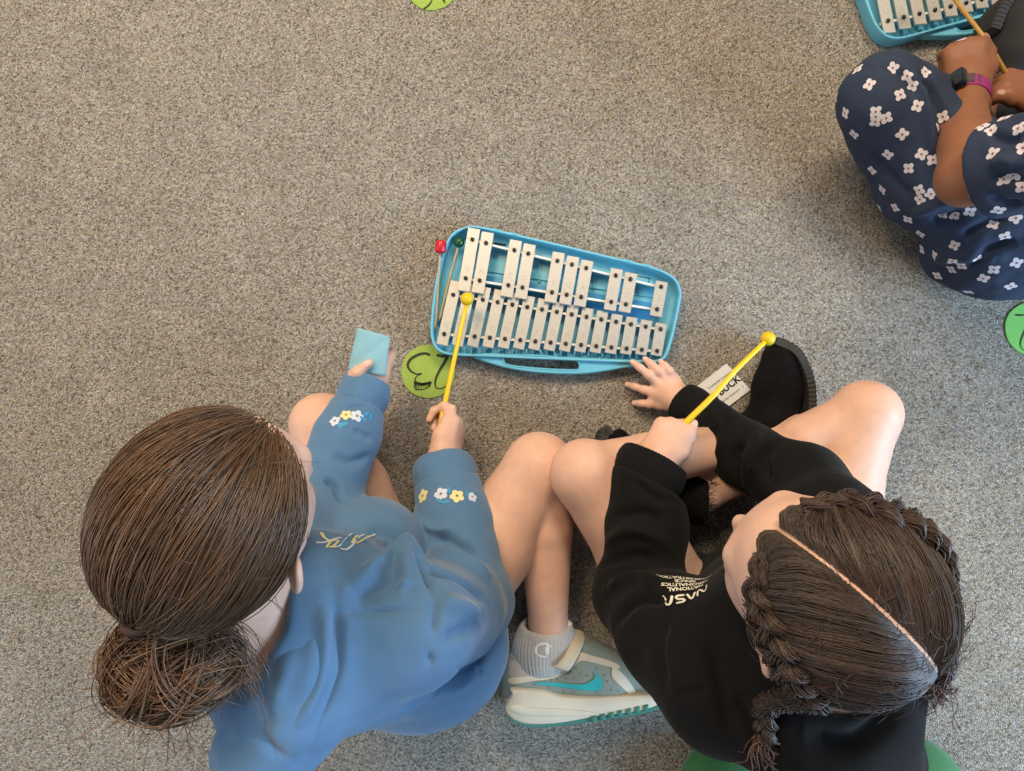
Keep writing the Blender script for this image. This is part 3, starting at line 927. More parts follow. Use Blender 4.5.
# ---- hair
def strand_mesh(paths, rad):
    """paths (S, n, 3); rad (n,) or (S, n): three-sided hairs."""
    S, n, _ = paths.shape
    t = np.gradient(paths, axis=1); t /= np.linalg.norm(t, axis=2, keepdims=True) + 1e-12
    ref = nrm(V(0.31, 0.45, 0.84)); a = np.cross(t, ref); a /= np.linalg.norm(a, axis=2, keepdims=True) + 1e-9; b = np.cross(t, a)
    rad = np.broadcast_to(rad, (S, n))
    vs = np.stack([paths + rad[..., None] * (math.cos(w) * a + math.sin(w) * b) for w in (0, 2.0944, 4.18879)], 2)
    idx = np.arange(S * n * 3).reshape(S, n, 3)
    fs = np.stack([np.stack([idx[:, :-1, k], idx[:, :-1, (k + 1) % 3], idx[:, 1:, (k + 1) % 3], idx[:, 1:, k]], -1) for k in range(3)], 2)
    return vs.reshape(-1, 3), fs.reshape(-1, 4)

def hair_object(name, paths, rad, m, parent, tint_var=0.3, warm=0.0, base=None, seed=1, tints=None):
    r = np.random.default_rng(seed); S, n, _ = paths.shape
    v, f = strand_mesh(paths, rad)
    t = tints if tints is not None else r.normal(1.0, tint_var, S).clip(0.45, 2.2)
    c = np.stack([t * (1 + warm * r.uniform(0, 1, S)), t, t * (1 - 0.4 * warm * r.uniform(0, 1, S))], 1)
    c = np.repeat(c, n * 3, axis=0)
    if base is not None:
        bv, bf = base; f = np.concatenate([f, bf + len(v)]); v = np.concatenate([v, bv]); c = np.concatenate([c, np.full((len(bv), 3), 0.55)])
    return link_mesh(name, v, f, m, parent, colors=c)

def slerp(a, b, t):
    """a, b (S, 3) unit rows; t (n,) -> (S, n, 3)."""
    w = np.arccos(np.clip((a * b).sum(1), -1, 1))[:, None]; s = np.maximum(np.sin(w), 1e-4)
    return (np.sin((1 - t)[None] * w) / s)[..., None] * a[:, None] + (np.sin(t[None] * w) / s)[..., None] * b[:, None]

def unit(a): return a / (np.linalg.norm(a, axis=-1, keepdims=True) + 1e-12)

def scalp_dirs(n, rule, seed=3):
    r = np.random.default_rng(seed); d = unit(r.normal(size=(n * 6, 3)))
    return d[rule(d)][:n]

def braid(path, side, up, w, r, per=26, turns=1.0, seed=5, taper=True, hair=0.0006):
    """Three-lobed plait along a path: hairs (S, n, 3). side/up: rows across and away from the head."""
    rg = np.random.default_rng(seed); n = len(path); out = []
    ph = np.linspace(0, turns * 2 * math.pi, n); tp = np.linspace(1.05, 0.62, n) * np.clip(0.35 + np.linspace(0, 1, n) * 2.6, 0, 1)
    for k in range(3):
        a = ph + k * 2 * math.pi / 3
        cx = w * np.sin(a) * tp; cz = 0.5 * w * np.sin(2 * a) * tp
        for i in range(per):
            q = rg.uniform(0, 2 * math.pi); rr = r * math.sqrt(rg.uniform(0.25, 1)); tw = rg.uniform(-0.5, 0.5)
            ox = rr * np.cos(q + tw * ph) * tp; oz = rr * np.sin(q + tw * ph) * 0.85 * tp
            out.append(path + side * (cx + ox)[:, None] + up * (cz + oz)[:, None] + rg.normal(0, 0.0003, (n, 3)))
    return np.array(out)

def project_lines(sk, lines):
    """Fold lines given where they show, landed on the cloth itself."""
    out = []
    for pts, w, amp in lines:
        q = [h[0] for h in (sk.hit(*p) for p in pts) if h is not None]
        if len(q) >= 2: out.append((q, w, amp * 2.0))
    return out

def flower(sk, c, tx, ty, r, mi, mc=None, petals=4, rot=0.0, lift=0.0006):
    for i in range(petals):
        a = rot + i * 2 * math.pi / petals
        sk.disc(c, tx, ty, r * 0.5, r * 0.42, mi, 9, lift, math.cos(a) * r * 0.52, math.sin(a) * r * 0.52, a)
    if mc is not None: sk.disc(c, tx, ty, r * 0.2, r * 0.2, mc, 7, lift + 0.0004)
# ------------------------------------------------------------------ child in the blue hooded sweatshirt
M['fleece_a'] = mat('blue_fleece', (85, 120, 154), 0.9, spec=0.2, sheen=0.25, noise=40, var=0.04, bump=(1100, 0.22, 0.0006))
M['thread_y'] = mat('cream_thread', (226, 214, 150), 0.6)
M['thread_w'] = mat('white_thread', (206, 212, 226), 0.6)
M['thread_b'] = mat('turquoise_thread', (56, 148, 190), 0.6)
M['thread_g'] = mat('grey_bead', (120, 116, 100), 0.3)
M['shorts'] = mat('black_cotton', (24, 24, 28), 0.9)
M['tie'] = mat('brown_elastic', (74, 44, 34), 0.8, bump=(900, 0.4, 0.0006))

def child_a():
    pel = P(400, 640, 0.10); neck = P(262, 630, 0.44)
    root = thing('person', (pel[0], pel[1], 0), 'child in a blue hooded sweatshirt sitting on the carpet and holding blue paper', 'person')
    up = nrm(neck - pel)
    SR, SL = P(416, 625, 0.405), P(190, 575, 0.415)
    rt = nrm(SR - SL); rt = nrm(rt - up * (rt @ up)); fr = np.cross(up, rt)
    ER, WR = P(470, 600, 0.205), P(443, 465, 0.105)
    EL, WL = P(318, 512, 0.19), P(368, 383, 0.125)
    HR, HL = P(436, 628, 0.092), pel - rt * 0.085 - up * 0.02
    KR, AR = P(539, 467, 0.110), P(549, 640, 0.050)
    KL, AL = P(322, 425, 0.085), P(418, 575, 0.045)
    head = Head(P(215, 510, 0.558), (0.42 * 0.80, 0.905 * 0.80, -0.60), (0.3, 0.6, 0.7), 0.965)
    ax = (rt, fr, up)
    # ---- body
    F = Field((-0.46, -0.62, -0.005), (0.16, 0.13, 0.76), 0.002)
    F.ell(pel, (0.118, 0.088, 0.085), ax, 0.02)
    mid = pel + up * 0.17; ch = pel + up * 0.29
    F.ell(mid, (0.100, 0.075, 0.12), ax, 0.05); F.ell(ch, (0.112, 0.078, 0.11), ax, 0.05)
    F.cap(SR - rt * 0.02, SL + rt * 0.02, 0.045, None, 0.05)
    F.cap(ch, neck, 0.06, 0.045, 0.05)
    for S_, E_, W_ in ((SR, ER, WR), (SL, EL, WL)):
        F.chain([S_, E_], [0.042, 0.034], 0.02); F.chain([E_, E_ * 0.4 + W_ * 0.6, W_], [0.034, 0.029, 0.0205], 0.015)
    # right leg folded back, left leg folded in front
    F.chain([HR, HR * 0.5 + KR * 0.5, KR], [0.078, 0.064, 0.049], 0.025)
    F.ell(KR + V(0, 0.0, 0.004), (0.047, 0.047, 0.046), None, 0.02)
    cR = KR * 0.66 + AR * 0.34 + V(0.004, 0, 0.0)
    F.chain([KR, cR, AR * 0.9 + KR * 0.1, AR], [0.044, 0.0415, 0.030, 0.0285], 0.005)
    fR = V(0.995, 0.05, 0)
    F.chain([AR, AR + V(-0.012, -0.045, -0.004)], [0.0285, 0.021], 0.012); F.chain([AR + V(-0.01, -0.03, -0.004), AR + fR * 0.10 + V(0, -0.045, -0.004)], [0.024, 0.018], 0.02)
    F.chain([HL, HL * 0.5 + KL * 0.5, KL], [0.074, 0.060, 0.047], 0.025)
    F.chain([KL, KL * 0.6 + AL * 0.4, AL], [0.042, 0.040, 0.029], 0.02)
    F.chain([AL, AL + V(0.05, -0.03, -0.01)], [0.028, 0.022], 0.02)
    head.sculpt(F, neck, 0.043)
    hr_y = nrm(P(458, 425, 0.085) - WR)
    hR = hand(F, WR + hr_y * 0.004, hr_y, (0.97, -0.10, 0.25), True,
              ((52, 78, 40), (66, 88, 50), (72, 90, 50), (76, 90, 50)), ((0.026, 0.034, -0.010), (0.028, 0.060, -0.010), (0.022, 0.084, -0.010)), 0.94)
    hl_y = nrm(V(0.30, 0.95, 0.02))
    hL = hand(F, WL + hl_y * 0.0, hl_y, (0.10, 0.0, -1), False,
              ((18, 26, 20), (22, 32, 24), (28, 38, 26), (34, 44, 30)), None, 0.90, thumb_at=[P(353, 381, 0.140), P(358, 372, 0.154), P(369, 363, 0.1585)], spread=(9, 1, -8, -17))
    F.half((0, 0, 0.0015), (0, 0, -1))
    v, f = F.mesh(); sk = Skinner(v, f)
    nails(sk, hL[:4], 2, (0, 1, 2, 3), up=V(0.1, 0, -1)); nails(sk, hL, 3, (4,), up=V(0, 0, 1)); nails(sk, hR, 3, (4,), up=V(-0.3, 0, 1))
    body = sk.build('body', [M['skin_a'], M['lip'], M['nail_blue'], M['nail']], root, head.lips(v, f).astype(int))
    head.face_parts(root, M['iris'], M['brow'])
    # ---- shorts
    F = Field(np.minimum(pel - 0.22, KR - 0.3), np.maximum(pel + 0.25, KR), 0.0035)
    F.ell(pel, (0.124, 0.096, 0.09), ax, 0.02)
    for H_, K_, r in ((HR, KR, 0.080), (HL, KL, 0.082)):
        F.cap(H_, H_ * 0.62 + K_ * 0.38, r, r * 0.93, 0.03)
        F.half(H_ * 0.66 + K_ * 0.34, K_ - H_, np.minimum(H_, K_) - 0.1, np.maximum(H_, K_) + 0.1)
    F.half((0, 0, 0.003), (0, 0, -1))
    v, f = F.mesh(); link_mesh('shorts', v, f, M['shorts'], root)
    # ---- sweatshirt
    F = Field((-0.47, -0.64, 0.003), (0.10, 0.12, 0.60), 0.0026)
    low = pel + rt * 0.01 + up * 0.02
    F.ell(low + rt * 0.012, (0.146, 0.118, 0.105), ax, 0.02); F.ell(P(436, 632, 0.10), (0.094, 0.080, 0.085), None, 0.04); F.ell(P(368, 545, 0.20), (0.075, 0.065, 0.09), None, 0.05)
    F.ell(mid, (0.132, 0.108, 0.13), ax, 0.05); F.ell(ch, (0.138, 0.104, 0.115), ax, 0.05)
    F.cap(SR - rt * 0.03, SL + rt * 0.03, 0.060, None, 0.05)
    F.cap(ch, neck - up * 0.01, 0.085, 0.068, 0.05)
    # sleeves, wide above the ribbed cuffs
    cR = WR + nrm(WR - ER) * 0.002; dR = nrm(cR - ER); cL = WL; dL = nrm(WL - EL)
    F.chain([SR, SR * 0.4 + ER * 0.6, ER], [0.064, 0.060, 0.054], 0.025); F.ell(ER, (0.054, 0.054, 0.052), None, 0.02)
    F.chain([ER, ER * 0.45 + cR * 0.55, cR - dR * 0.040], [0.055, 0.053, 0.0500], 0.012)
    F.chain([SL, SL * 0.4 + EL * 0.6, EL], [0.062, 0.057, 0.052], 0.025); F.ell(EL, (0.052, 0.052, 0.05), None, 0.02)
    F.chain([EL, EL * 0.45 + cL * 0.55, cL - dL * 0.042], [0.050, 0.047, 0.040], 0.012)
    for c, d in ((cR - dR * 0.036, dR), (cL - dL * 0.038, dL)): F.half(c, d, c - 0.065, c + 0.065, k=0.006)
    # hood lying folded over the back and shoulders
    hp = [P(312, 575, 0.42), P(322, 620, 0.45), P(312, 668, 0.468), P(290, 710, 0.472), P(254, 732, 0.465), P(222, 726, 0.445), P(190, 700, 0.43)]
    hp = [P(316, 566, 0.425), P(311, 612, 0.450), P(303, 660, 0.462), P(284, 706, 0.466), P(262, 744, 0.455), P(238, 752, 0.43)]
    F.chain([P(300, 640, 0.44), P(288, 695, 0.445), P(272, 722, 0.43)], [0.05, 0.050, 0.038], 0.035)
    # open neck
    F.chain([P(240, 570, 0.50), P(240, 620, 0.50), P(222, 665, 0.51), P(200, 690, 0.52)], [0.046, 0.038, 0.033, 0.028], 0.010, 'cut')
    F.half((0, 0, 0.006), (0, 0, -1))
    v, f = F.mesh(); sk0 = Skinner(v, f)
    L = [ # shoulder yoke seam, armhole, hood edge
        ([(336, 612), (380, 612), (428, 609)], 0.0035, -0.0022), ([(429, 575), (435, 622), (430, 660), (423, 698)], 0.004, -0.003),
        ([(334, 596), (337, 640), (330, 690), (296, 745)], 0.006, -0.006), ([(322, 600), (326, 640), (316, 690), (286, 738)], 0.008, 0.004),
        # elbow folds and the bunched upper sleeve
        ([(345, 590), (380, 566), (405, 556), (428, 575)], 0.009, 0.008), ([(352, 606), (385, 585), (415, 575)], 0.008, -0.004),
        ([(398, 554), (404, 575), (402, 592)], 0.006, 0.006), ([(410, 560), (424, 572), (432, 590)], 0.005, -0.006),
        ([(420, 545), (440, 540), (462, 547), (485, 560)], 0.007, -0.006), ([(420, 556), (442, 556), (470, 566), (492, 584)], 0.008, 0.006),
        ([(424, 572), (446, 574), (470, 588), (488, 604)], 0.006, -0.005), ([(436, 600), (460, 606), (482, 620)], 0.009, 0.005),
        ([(440, 640), (464, 632), (488, 612)], 0.008, -0.004), ([(422, 522), (436, 530), (455, 530)], 0.006, 0.004),
        # lower body and hem band
        ([(424, 700), (446, 684), (470, 668), (497, 640)], 0.007, -0.006), ([(390, 716), (420, 702), (450, 690), (480, 676)], 0.006, 0.004),
        ([(370, 728), (400, 712), (425, 700)], 0.005, -0.004), ([(456, 668), (480, 671), (506, 664)], 0.003, -0.003),
        # chest drape towards the right arm
        ([(352, 548), (385, 548), (410, 566), (420, 590)], 0.008, 0.006), ([(365, 530), (392, 536), (415, 552)], 0.012, -0.005),
        # left sleeve
        ([(322, 478), (336, 488), (346, 505)], 0.005, -0.007), ([(352, 430), (372, 440), (384, 442)], 0.005, -0.003), ([(330, 455), (350, 462), (372, 455)], 0.007, -0.003),
        ([(413, 488), (445, 485), (478, 489)], 0.0028, -0.0028), ([(345, 407), (365, 406), (389, 411)], 0.0028, -0.0028),
        ([(416, 462), (445, 458), (476, 463)], 0.003, 0.0012)]
    v = folds(v, f, project_lines(sk0, L))
    n_ = normals(v, f); v = v + n_ * (vnoise(v * V(26, 26, 26), 4) * 0.0016 + vnoise(v * 60, 5) * 0.0006)[:, None]
    sk = Skinner(v, f)
    # stitched flowers round both cuffs
    for (x, y, kind, r) in ((423, 496, 'y', 0.0105), (441, 494, 'w', 0.0105), (457, 496, 'y', 0.0105), (472, 497, 'w', 0.008), (346, 415, 'y', 0.0085), (357, 416, 'w', 0.0095), (335, 421, 'w', 0.008)):
        h = sk.hit(x, y)
        if h is None: continue
        n = h[1]; tx = nrm(np.cross(V(0, 1, 0), n)); ty = np.cross(n, tx)
        flower(sk, h[0], tx, ty, r, {'y': 1, 'w': 2}[kind], 4, 5, rot=x * 0.7)
    for (x, y, a) in ((417, 499, 0.9), (449, 490, 1.9), (446, 502, 0.2), (440, 501, 2.6), (467, 494, 1.3), (366, 414, 0.4), (363, 419, 2.4), (370, 417, 1.2), (344, 424, 0.3), (340, 425, 1.9)):
        h = sk.hit(x, y)
        if h is None: continue
        n = h[1]; tx = nrm(np.cross(V(0, 1, 0), n)); ty = np.cross(n, tx)
        sk.disc(h[0], tx, ty, 0.0058, 0.0026, 3, 10, 0.0007, rot=a)
    # stitched lettering across the chest
    def stitch(pts, wd, mi):
        q = [sk.hit(*p) for p in catmull([V(*p) for p in pts], 5)]
        q = [h for h in q if h is not None]
        q = [h for i, h in enumerate(q) if i == 0 or np.linalg.norm(h[0] - q[i - 1][0]) < 0.008]
        if len(q) < 3: return
        c = np.array([h[0] for h in q]); n = np.array([h[1] for h in q])
        t = np.gradient(c, axis=0); sd = unit(np.cross(t, n)); m = len(c)
        sk.lay(np.concatenate([c + sd * wd / 2, c - sd * wd / 2]), [(i, m + i, m + i + 1, i + 1) for i in range(m - 1)], mi, 0.0009)
    for pts, wd, mi in (([(321, 533), (324, 538), (330, 542)], 0.004, 1), ([(316, 543), (324, 543), (333, 540), (341, 538)], 0.0026, 2),
                        ([(326, 548), (331, 542), (338, 541), (334, 546), (329, 548)], 0.0022, 1), ([(333, 548), (340, 546), (347, 538), (352, 534)], 0.002, 2),
                        ([(341, 548), (344, 542), (350, 537), (355, 534)], 0.002, 3), ([(340, 549), (346, 550), (352, 546), (358, 538), (364, 535)], 0.0022, 2),
                        ([(352, 544), (355, 538), (358, 536)], 0.003, 1), ([(356, 544), (362, 541), (368, 537), (374, 535)], 0.0022, 1), ([(366, 539), (371, 536), (375, 534)], 0.002, 2)):
        stitch(pts, wd, mi)
    for x, y, a in ((329, 538, -0.3), (364, 541, 0.2), (371, 533, 0.2)):
        h = sk.hit(x, y)
        if h is not None: sk.disc(h[0], V(1, 0, 0), nrm(np.cross(h[1], V(1, 0, 0))), 0.006, 0.0024, 3, 10, 0.0009, rot=a)
    sweat = sk.build('hooded_sweatshirt', [M['fleece_a'], M['thread_y'], M['thread_w'], M['thread_b'], M['thread_g']], root)
    # ribbed cuffs and the hood are pieces of their own
    for c, d, ra, rb in ((cR, dR, 0.0475, 0.0450), (cL, dL, 0.0375, 0.0350)):
        F = Field(c - 0.09, c + 0.07, 0.002)
        F.chain([c - d * 0.042, c - d * 0.020, c], [ra - 0.002, ra, rb], 0.004); F.half(c + d * 0.003, d, k=0.005); F.half(c - d * 0.041, -d, k=0.003)
        F.cap(c - d * 0.025, c + d * 0.05, rb - 0.0075, rb - 0.0045, 0.003, 'cut')
        v, f = F.mesh(); q = v - c; s1 = nrm(np.cross(d, V(0, 0, 1))); s2 = np.cross(d, s1)
        v = v + normals(v, f) * (0.00045 * np.sin(np.arctan2(q @ s2, q @ s1) * 60) + 0.0012 * vnoise(v * 45, 8))[:, None]
        link_mesh('cuff', v, f, M['fleece_a'], sweat)
    F = Field(np.min(hp, axis=0) - 0.08, np.max(hp, axis=0) + 0.08, 0.0026)
    F.chain(hp, [0.022, 0.033, 0.039, 0.042, 0.040, 0.027], 0.02)
    F.chain([P(345, 655, 0.415), P(318, 712, 0.43), P(285, 752, 0.43)], [0.018, 0.028, 0.030], 0.03)
    F.chain([P(240, 570, 0.50), P(240, 620, 0.50), P(228, 665, 0.51), P(208, 695, 0.52)], [0.046, 0.040, 0.036, 0.032], 0.008, 'cut')
    F.chain([P(272, 600, 0.492), P(262, 650, 0.505), P(238, 700, 0.505)], [0.012, 0.014, 0.014], 0.010, 'cut')
    v, f = F.mesh(); skh = Skinner(v, f)
    v = folds(v, f, project_lines(skh, [([(318, 600), (314, 650), (296, 710)], 0.010, 0.0025), ([(236, 722), (258, 738), (290, 758)], 0.006, -0.004), ([(270, 690), (262, 720), (250, 742)], 0.010, -0.003), ([(296, 640), (280, 690), (262, 716)], 0.009, 0.003)]))
    v = v + normals(v, f) * (vnoise(v * 24, 44) * 0.0016 + vnoise(v * 60, 45) * 0.0005)[:, None]
    link_mesh('hood', v, f, M['fleece_a'], sweat)
    # ---- hair, combed back to a low bun
    E = V(0.0805, 0.100, 0.0925) * 0.957
    hc = lambda d, lift: head.C + head.dirs(d * (E + lift) if np.isscalar(lift) else d * (E + lift[:, None]))
    tie_d = nrm(V(-0.10, -0.78, -0.62))
    Fh = Field(head.C - 0.15, head.C + 0.15, 0.0025)
    Fh.ell(head.C, E - 0.0015, head.ax, 0)
    Fh.half(head.at(0, 0.038, 0.042), nrm(head.f * 0.77 - head.u * 0.64), k=0.012)
    Fh.half(head.at(0, -0.045, -0.058), nrm(-head.u * 0.9 + head.f * 0.35), k=0.012)
    hb = Fh.mesh()
    rule = lambda d: d[:, 2] > -0.62 + 1.36 * np.maximum(d[:, 1] + 0.36, 0)
    a = scalp_dirs(8500, rule, 3); r = np.random.default_rng(8)
    b = unit(np.tile(tie_d, (len(a), 1)) + r.normal(0, 0.09, (len(a), 3)))
    t = np.linspace(0, 1, 22)
    # strands gather into locks, and bow a little on the way
    D = slerp(a, b, t); lock = vnoise(a * 5, 9)[:, None] * 0.05 + vnoise(a * 14, 12)[:, None] * 0.03
    sidev = unit(np.cross(a, b)); bow = np.sin(t * math.pi)[None] * lock + 0.012 * np.sin(t[None] * 9 + r.uniform(0, 6, (len(a), 1)))
    D = unit(D + sidev[:, None] * bow[..., None])
    ear = np.minimum(((D - unit(V(1, -0.02, -0.26))) ** 2).sum(2), ((D - unit(V(-1, -0.02, -0.26))) ** 2).sum(2)).min(1)
    ok = ear > 0.30 ** 2; a, D = a[ok], D[ok]
    lift = r.uniform(-0.001, 0.0045, (len(a), 1)) + 0.005 * vnoise(a * 6, 2)[:, None] + 0.004 * np.sin(t * math.pi)[None]
    lift = lift * (0.25 + 0.75 * np.minimum(1, t * 5))[None]
    pts = head.C + (D * (E + lift[..., None])) @ np.array(head.ax)
    rad = np.linspace(0.00052, 0.00036, 22)
    lk = np.exp(0.25 * vnoise(a * 9, 21) + r.normal(0.08, 0.16, len(a)))
    hair = hair_object('hair', pts, rad, M['hair_a'], root, 0.3, 0.06, base=hb, seed=4, tints=lk)
    # bun
    T = head.C + head.dirs((tie_d * (E + 0.004))[None])[0]
    bc = T + nrm(P(182, 688, T[2]) - P(165, 628, T[2])) * 0.044 - head.u * 0.012 + V(0, 0, -0.004)
    Fb = Field(bc - 0.09, bc + 0.09, 0.0025); Fb.ell(bc, (0.036, 0.030, 0.028), None, 0); Fb.cap(T + (T - head.C) * -0.05, bc, 0.018, 0.022, 0.02)
    loops = []; rb = np.random.default_rng(5); tt = np.linspace(0, 1, 34)
    for i in range(96):
        u_ = unit(rb.normal(size=3)); w_ = unit(np.cross(u_, rb.normal(size=3))); h_ = np.cross(u_, w_)
        q = rb.uniform(0.62, 1.10); a0 = rb.uniform(0, 6.28); sw = rb.uniform(2.0, 5.0)
        ang = a0 + sw * tt; off = rb.uniform(-0.55, 0.55)
        s_ = V(0.050, 0.041, 0.038) * q
        ring = (np.cos(ang)[:, None] * u_ + np.sin(ang)[:, None] * w_) * math.sqrt(1 - off * off) + h_ * (off + 0.15 * np.sin(ang * 0.7 + i))[:, None]
        for j in range(26):
            ph = rb.uniform(0, 6.28); o_ = rb.normal(0, 0.0034, 3); tw = rb.normal(0, 0.0026, 3)
            loops.append(bc + ring * s_ * rb.uniform(0.97, 1.03) + o_ + tw * np.sin(tt * 5 + ph)[:, None])
    # ends that stick out, and the tail of hair falling to the right
    for i in range(120):
        d0 = unit(rb.normal(size=3) * V(1, 0.8, 0.5) + V(-0.2, -0.4, 0)); st = bc + d0 * 0.036
        e = st + d0 * rb.uniform(0.008, 0.024) + rb.normal(0, 0.016, 3) + V(0, -0.004, -0.006)
        m_ = (st + e) / 2 + rb.normal(0, 0.007, 3)
        loops.append(np.array([(1 - x) ** 2 * st + 2 * x * (1 - x) * m_ + x * x * e for x in tt]))
    for i in range(320):
        st = T + V(rb.uniform(-0.01, 0.03), rb.uniform(-0.012, 0.01), rb.uniform(-0.01, 0.012)); e = P(rb.uniform(205, 258), rb.uniform(650, 700), 0.53) + rb.normal(0, 0.006, 3)
        m_ = (st + e) / 2 + V(0.018, 0.012, 0.012) + rb.normal(0, 0.012, 3)
        loops.append(np.array([(1 - x) ** 2 * st + 2 * x * (1 - x) * m_ + x * x * e for x in tt]))
    loops = np.array(loops)
    tb = np.exp(rb.normal(0.05, 0.22, len(loops))); tb[:96 * 26] *= np.repeat(np.exp(rb.normal(0.05, 0.28, 96)), 26); tb[rb.random(len(loops)) < 0.06] *= 1.6
    hair_object('hair_bun', loops, 0.0005 * np.r_[np.linspace(0.6, 1, 6), np.ones(22), np.linspace(1, 0.4, 6)], M['hair_a'], root, warm=0.2, base=Fb.mesh(), seed=6, tints=tb)
    # elastic
    ax_ = nrm(bc - T); s1 = nrm(np.cross(ax_, V(0.2, 0.1, 1))); s2 = np.cross(ax_, s1)
    g = Geo(); w_ = np.linspace(0, 2 * math.pi, 33)
    g.add(*tube(T + ax_ * 0.004 + 0.0215 * (np.cos(w_)[:, None] * s1 + np.sin(w_)[:, None] * s2 * 1.1), 0.005, 8, cap=False)); g.build('hair_elastic', [M['tie']], root)
    # loose wisps by the ear, neck and over the crown
    ws = []; rw = np.random.default_rng(12)
    for i in range(150):
        d0 = unit(V(rw.uniform(-1, 1), rw.uniform(-0.9, 0.15), rw.uniform(0.0, 1))); st = head.C + head.dirs((d0 * (E + 0.002))[None])[0]
        d1 = unit(d0 + rw.normal(0, 0.3, 3) + 0.25 * tie_d); e = head.C + head.dirs((d1 * (E + rw.uniform(0.004, 0.016)))[None])[0]
        m_ = (st + e) / 2 + (st - head.C) * 0.07
        ws.append(np.array([(1 - x) ** 2 * st + 2 * x * (1 - x) * m_ + x * x * e for x in tt]))
    for (p0, p1, p2) in (((268, 600), (279, 604), (286, 612)), ((240, 625), (268, 640), (276, 668)), ((250, 660), (262, 690), (262, 730)), ((246, 664), (256, 700), (280, 758))):
        for j in range(4):
            q = [P(*p, z) + rw.normal(0, 0.003, 3) for p, z in zip((p0, p1, p2), (0.565, 0.555, 0.54))]
            ws.append(np.array([(1 - x) ** 2 * q[0] + 2 * x * (1 - x) * q[1] + x * x * q[2] for x in tt]))
    hair_object('hair_wisps', np.array(ws), np.linspace(0.0003, 0.00014, 34), M['hair_a'], root, 0.2, 0.2, seed=9)
    return dict(root=root, AR=AR, KR=KR, hR=hR, hL=hL, WR=WR, WL=WL)
A = child_a()

# ---- sock and trainer on the folded-back leg
M['sock'] = mat('grey_rib_knit', (186, 184, 180), 0.95, noise=500, var=0.1, bump=(900, 0.5, 0.0008))
M['sock_logo'] = mat('white_knit', (226, 226, 226), 0.9)
M['tr_mesh'] = mat('grey_green_mesh', (140, 152, 143), 0.75, noise=800, var=0.12, bump=(1200, 0.3, 0.0004))
M['tr_cream'] = mat('cream_leatherette', (216, 206, 184), 0.55)
M['tr_sole'] = mat('cream_foam', (222, 212, 190), 0.6, noise=30, var=0.04)
M['tr_teal'] = mat('teal_rubber', (62, 128, 116), 0.6)
M['tr_swoosh'] = mat('aqua_print', (58, 182, 184), 0.35)
M['tr_pale'] = mat('pale_grey_lining', (178, 172, 164), 0.85)
M['tr_dark'] = mat('dark_stitch', (92, 104, 98), 0.8)

